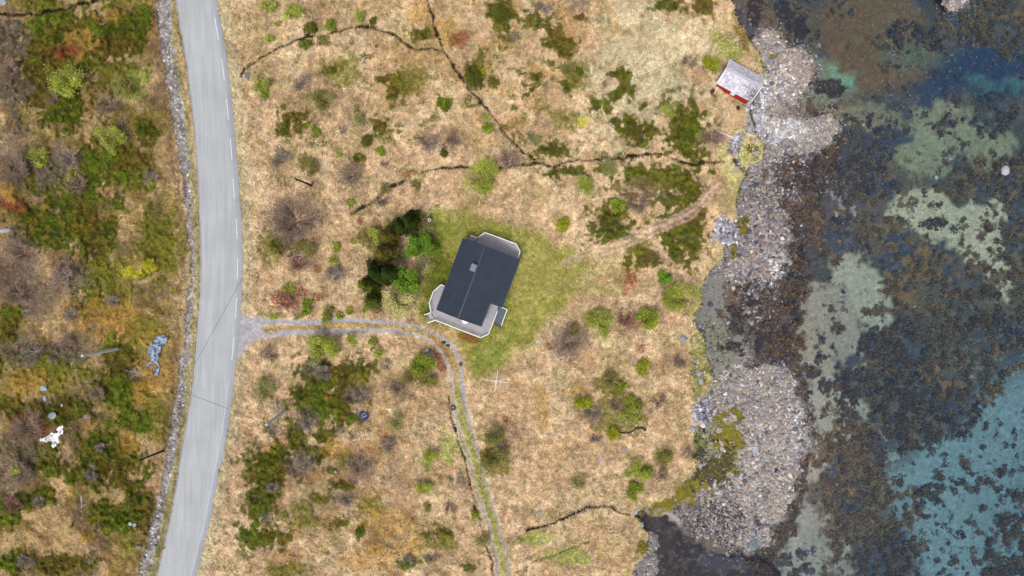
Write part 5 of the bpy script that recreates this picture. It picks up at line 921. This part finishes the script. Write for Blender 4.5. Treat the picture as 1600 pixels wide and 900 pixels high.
T_ = '''north-west, west of the road:
105 125 28 leafy large yellow-green bush in the middle of the dark moss north-west
78 150 14 bare purplish twiggy bush at the south edge of the north-west moss
175 218 20 leafy yellow-green bush west of the ditch with dark moss below it
165 160 22 bare dull brown leafless bush east of the large mossy yellow-green bush
105 246 19 grey round grey-purple leafless bush between two green moss bands
120 290 19 bare purple-brown leafless bush on the moss bank west of the road
237 277 13 grey small grey leafless bush beside the ditch
239 292 7 bright small bright green bush tucked under the grey one by the ditch
15 110 20 bare dull leafless thicket at the western edge in the north
20 262 26 bare wide purple leafless thicket at the western edge
60 245 16 leafy small yellow-green bush among purple thicket at the west
238 330 13 olive soft olive bush beside the ditch above the yellow moss
100 432 14 grey dark purple leafless bush on the moss west of the road
30 395 22 bare brown leafless thicket on rusty ground at the western edge
20 460 20 bare leafless thicket in brown heath at the western edge
175 470 13 grey low lilac-grey bush north of the rock outcrop
110 492 15 grey grey leafless bush on the straw slope at the west
50 552 18 grey purple-grey leafless bush west of the long grey pole
108 540 15 bare brown leafless bush just west of the grey pole
172 527 8 bright tiny bright green bush above the grey pole
42 668 30 bare wide thicket of bleached bare branches north-west of the snow patch
28 740 24 bare tangle of silvery bare branches south of the snow patch
24 735 8 leafy small yellow-green tuft inside the silvery tangle
18 790 18 red dark reddish leafless bush at the western edge
142 737 14 grey blue-grey leafless bush on moss near the dark pole
157 700 10 grey small blue-grey bush north of the dark pole
150 615 14 bare brown leafless bush south of the grey pole
60 785 12 grey grey leafless bush on straw west of the lying log
40 875 14 grey dark leafless bush in the south-west corner moss
205 785 10 juniper round olive cushion bush west of the road bend
195 130 16 olive dull olive bush at the east edge of the north-west straw
north, east of the road:
418 12 13 leafy yellow-green bush at the northern edge near the road
453 18 15 leafy broad yellow-green bush at the northern edge above the stream
421 62 7 leafy tiny yellow-green bush between road and stream
408 132 13 leafy yellow-green bush south of the stream end near the road
415 147 8 bright bright green bush touching the yellow-green one near the road
517 40 9 bright bright green bush just above the stream bend
488 43 8 juniper dark green cushion above the stream
562 25 9 leafy yellow-green bush north of the stream's highest bend
582 31 6 juniper dark cushion north of the stream's highest bend
503 68 10 olive olive bush just below the stream
473 130 18 grey purple-grey leafless bush south of the stream
505 158 18 olive round olive bush east of the purple-grey leafless one
491 205 9 bright tall bright green bush in the north-west meadow
567 187 13 pale dull pale green bush in the middle of the north meadow
572 218 11 juniper round very dark green juniper in the north meadow
594 238 8 bright small bright bush just east of the round dark juniper
600 254 8 grey small grey leafless bush below the small bright bush
478 262 19 olive olive bush right above the dark brown pole
443 250 16 grey pale grey leafless bush north-west of the dark brown pole
547 272 20 bare brown leafless bush east of the dark brown pole
445 198 7 juniper dark low juniper in the straw near the road
535 201 8 grey small grey bush between olive and dark junipers
527 241 6 leafy tiny yellow-green bush in pale straw
435 38 5 leafy tiny bush above the stream near the road
668 221 16 grey grey-green leafless bush in the centre of the north meadow
697 237 8 juniper dark juniper east of the grey-green leafless bush
742 119 14 juniper broad dark juniper east of the straight ditch
752 116 6 yellow ochre yellow tuft on the broad juniper
712 215 15 bare leafless brown bush between stream and dark juniper
762 200 10 bright bright lime bush right beside the stream
760 185 6 leafy small green bush above the lime one at the stream
752 277 26 leafy large yellow-green tree where the two streams join
797 250 21 bare leafless brown bush east of the large yellow-green tree
650 292 9 olive olive bush at the end of the lower stream
603 297 11 olive olive bush beside the old ditch
783 18 13 juniper dark juniper at the northern edge
850 9 16 grey purple-grey leafless bush at the northern edge
803 57 10 grey small grey bush at the head of the mossy strip
834 212 15 pale pale grey-green bush just above the stream
950 262 18 pale grey-green bush overhanging the stream in the east
914 288 15 leafy yellow-green bush south of the stream
887 107 11 olive olive bush in the middle of the north-east moss strip
905 112 7 juniper small dark juniper in the north-east moss strip
942 133 8 bare small leafless bush at the pale meadow edge
930 165 7 juniper dark cushion in the north-east meadow
1110 100 14 yellow lime yellow bush beside the boathouse wall
1078 96 14 bare leafless bush with long twigs west of the boathouse
1115 214 19 bare purple-brown leafless bush south-west of the boathouse
between road and grove:
458 343 42 bare big leafless tree with spreading purple-brown branches
475 392 19 olive olive bush under the big leafless tree
465 410 16 red reddish leafless bush south of the big leafless tree
523 430 15 grey dark grey leafless bush west of the grove
452 452 11 leafy yellow-green bush at the foot of the reddish thicket
447 472 15 red dark reddish leafless thicket above the driveway
547 318 7 bright small bright bush near the old ditch
523 387 7 bright bright green bush north of the dark grey leafless one
522 404 8 leafy yellow-green bush just under the bright green one
478 470 8 bright bright green bush above the driveway, upper of two
479 487 9 bright bright green bush above the driveway, lower of two
462 494 8 pale pale bush at the driveway verge
425 493 7 leafy small yellow-green bush at the driveway mouth
510 499 8 bright bright green bush touching the driveway's north rut
530 493 6 bright small bright bush at the north verge of the driveway
545 487 5 bright tiny bright bush at the north verge nearest the grove
513 487 10 olive dull olive bush behind the driveway verge
595 312 16 bare leafless bush beside the dark ditch end
grove west of the cabin:
660 352 14 olive dull green tree at the north-east corner of the grove
638 344 20 spruce round dark green tree at the north tip of the grove
624 352 17 spruce dark green tree beside the round one at the grove's north tip
590 370 15 leafy light green tree at the north-west corner of the grove
603 368 22 larch tall olive-brown conifer in the upper grove
597 395 23 larch olive conifer in the centre of the grove
586 425 23 spruce very dark tall spruce at the west side of the grove
606 427 20 spruce very dark spruce next to the bright tree, middle of grove
572 446 19 sprucel dark spruce with yellow-green tips, south-west of the grove
579 468 16 sprucel smaller dark spruce at the south tip of the grove
572 484 6 bright bright little bush under the south tip spruce
628 395 16 pale thin pale green tree in the east of the grove
655 383 21 vivid vivid green tree in the north-east of the grove
679 391 10 vivid small vivid green tree on the lawn side of the grove
634 437 23 vivid vivid green tree in the south-east of the grove
622 466 27 blossom pale yellow blossoming tree at the south of the grove
646 362 9 grey grey leafless bush between dark and vivid trees
674 367 9 grey grey leafless bush at the lawn edge of the grove
665 413 13 pale thin pale bush on the lawn between two vivid trees
south of the driveway:
503 547 26 leafy large yellow-green tree just south of the driveway
484 574 18 grey dull grey-green bush below the large yellow-green tree
508 582 15 grey grey leafless bush in dark heather south of the driveway
583 533 7 bright bright green bush south of the driveway, east of two
550 532 8 leafy green bush south of the driveway, west of two
592 551 8 leafy thin green bush in pink straw south of the driveway
604 570 9 grey small grey leafless bush south of the thin green one
660 570 20 bright bright lime tree inside the driveway bend
645 590 18 olive olive bush under the bright lime tree
668 597 14 olive olive-brown bush between lime tree and track
420 553 14 bare leafless bush beside the driveway mouth
413 612 20 pale pale green tree beside the road south of the driveway
412 597 6 bright small bright bush at the pale green roadside tree
432 648 0 skip
565 617 16 grey grey leafless thicket at the east edge of the dark heather
620 608 16 bare brown leafless bush west of the lime tree
481 662 13 grey grey leafless bush between two dark heather patches
420 672 12 grey grey bush at the foot of the grey pole
532 672 8 grey dark small bush in red soil by the heather
475 724 17 grey blue-grey leafless bush among the dark heather
560 733 19 bare leafless grey-brown bush east of the moss cushion
619 658 17 pale lichen-grey bush with pale green crown in the middle south
607 694 15 grey dark grey leafless bush below the lichen-grey one
673 714 13 leafy yellow-green bush in the centre of the south meadow
662 763 12 leafy brighter yellow-green bush below the other two on this slope
665 733 5 leafy tiny green bush between two yellow-green ones
664 792 9 olive olive bush at the foot of the yellow-green row
563 831 7 juniper small round dark juniper on brown heath
541 778 14 grey grey-blue leafless bush on brown heath
427 762 13 grey pale grey bush between road and dark heather
412 808 9 grey small blue-grey bush beside dark heather
770 678 17 olive dark grey-green bush east of the grassy track, upper of two
770 717 21 olive brown-green bush east of the grassy track, lower of two
741 806 8 bright bright green bush beside the grassy track
753 842 13 pale pale green bush west of the grassy track
705 747 7 grey small grey bush west of the grassy track
703 795 12 bare leafless bush in the straw west of the track
638 876 10 grey grey bush at the southern edge
672 872 9 grey small grey leafless bush at the southern edge
east meadow:
880 349 11 yellow yellow-green bush in the straw north-east of the lawn
967 319 12 bright bright bush above the footpath
1000 318 20 bare leafless bush above the footpath beside the moss
1040 436 11 vivid vivid green bush above the shore-side tree
1062 467 28 leafy large green tree at the top of the shore bank
937 505 23 leafy yellow-green tree with dark stems in the east meadow
1008 500 18 bright bright green tree east of the dark-stemmed one
975 498 15 red reddish leafless bush between the two meadow trees
1010 575 15 yellow round lime bush alone in the east meadow
890 535 22 bare wide brown leafless bush in the east meadow
896 517 11 olive olive crown on the brown leafless bush
953 592 16 olive faint olive bush west of the round lime one
910 631 14 yellow lime-green crown beside the grey branches
925 646 18 grey leafless grey-branched bush beside the lime-green crown
968 608 10 bright bright bush at the top of the meadow thicket
987 625 9 bright bright bush on the east side of the meadow thicket
985 648 15 leafy yellow-green bush in the meadow thicket
963 634 13 bare leafless bush inside the meadow thicket
958 676 11 yellow lime bush at the south end of the thicket beside the dark branch
1000 640 12 olive olive bush at the east fringe of the thicket
1003 733 18 leafy yellow-green tree near the shore bank
1012 738 9 bright bright crown on the east side of the bank tree
984 741 8 leafy small bush just west of the bank tree
992 769 14 bright bright green bush above the dark pool
1043 719 15 olive dark olive bush on the shore bank
1035 740 12 bare leafless bush below the dark olive one
905 755 14 pale faint pale bush in the south meadow
931 687 10 grey small grey bush in the meadow
1074 708 8 grey small grey bush at the edge of the green mat
1030 628 14 bare leafless bush near the bank edge in the east meadow
1064 562 14 bare brown leafless bush above the algae bank
1003 797 9 olive low olive bush at the creek mouth
783 700 10 grey grey leafless twigs east of the brown-green bush'''
for ln in T_.split('\n'):
    t = ln.split()
    if not t[0].isdigit() or t[3] == 'skip': continue
    u, v, rp, kd = float(t[0]), float(t[1]), float(t[2]), t[3]; lb = ' '.join(t[4:])
    con = kd in ('spruce', 'larch', 'sprucel'); tree = 'tree' in lb.split() or con
    nm = 'spruce_tree' if con else 'birch_tree' if tree else 'juniper_bush' if kd == 'juniper' else 'bare_bush' if kd in ('bare', 'grey', 'red') else 'leafy_bush'
    plant(u, v, rp, kd, nm, lb, 'tree' if tree else 'bush', 'trees of the grove' if con else None)
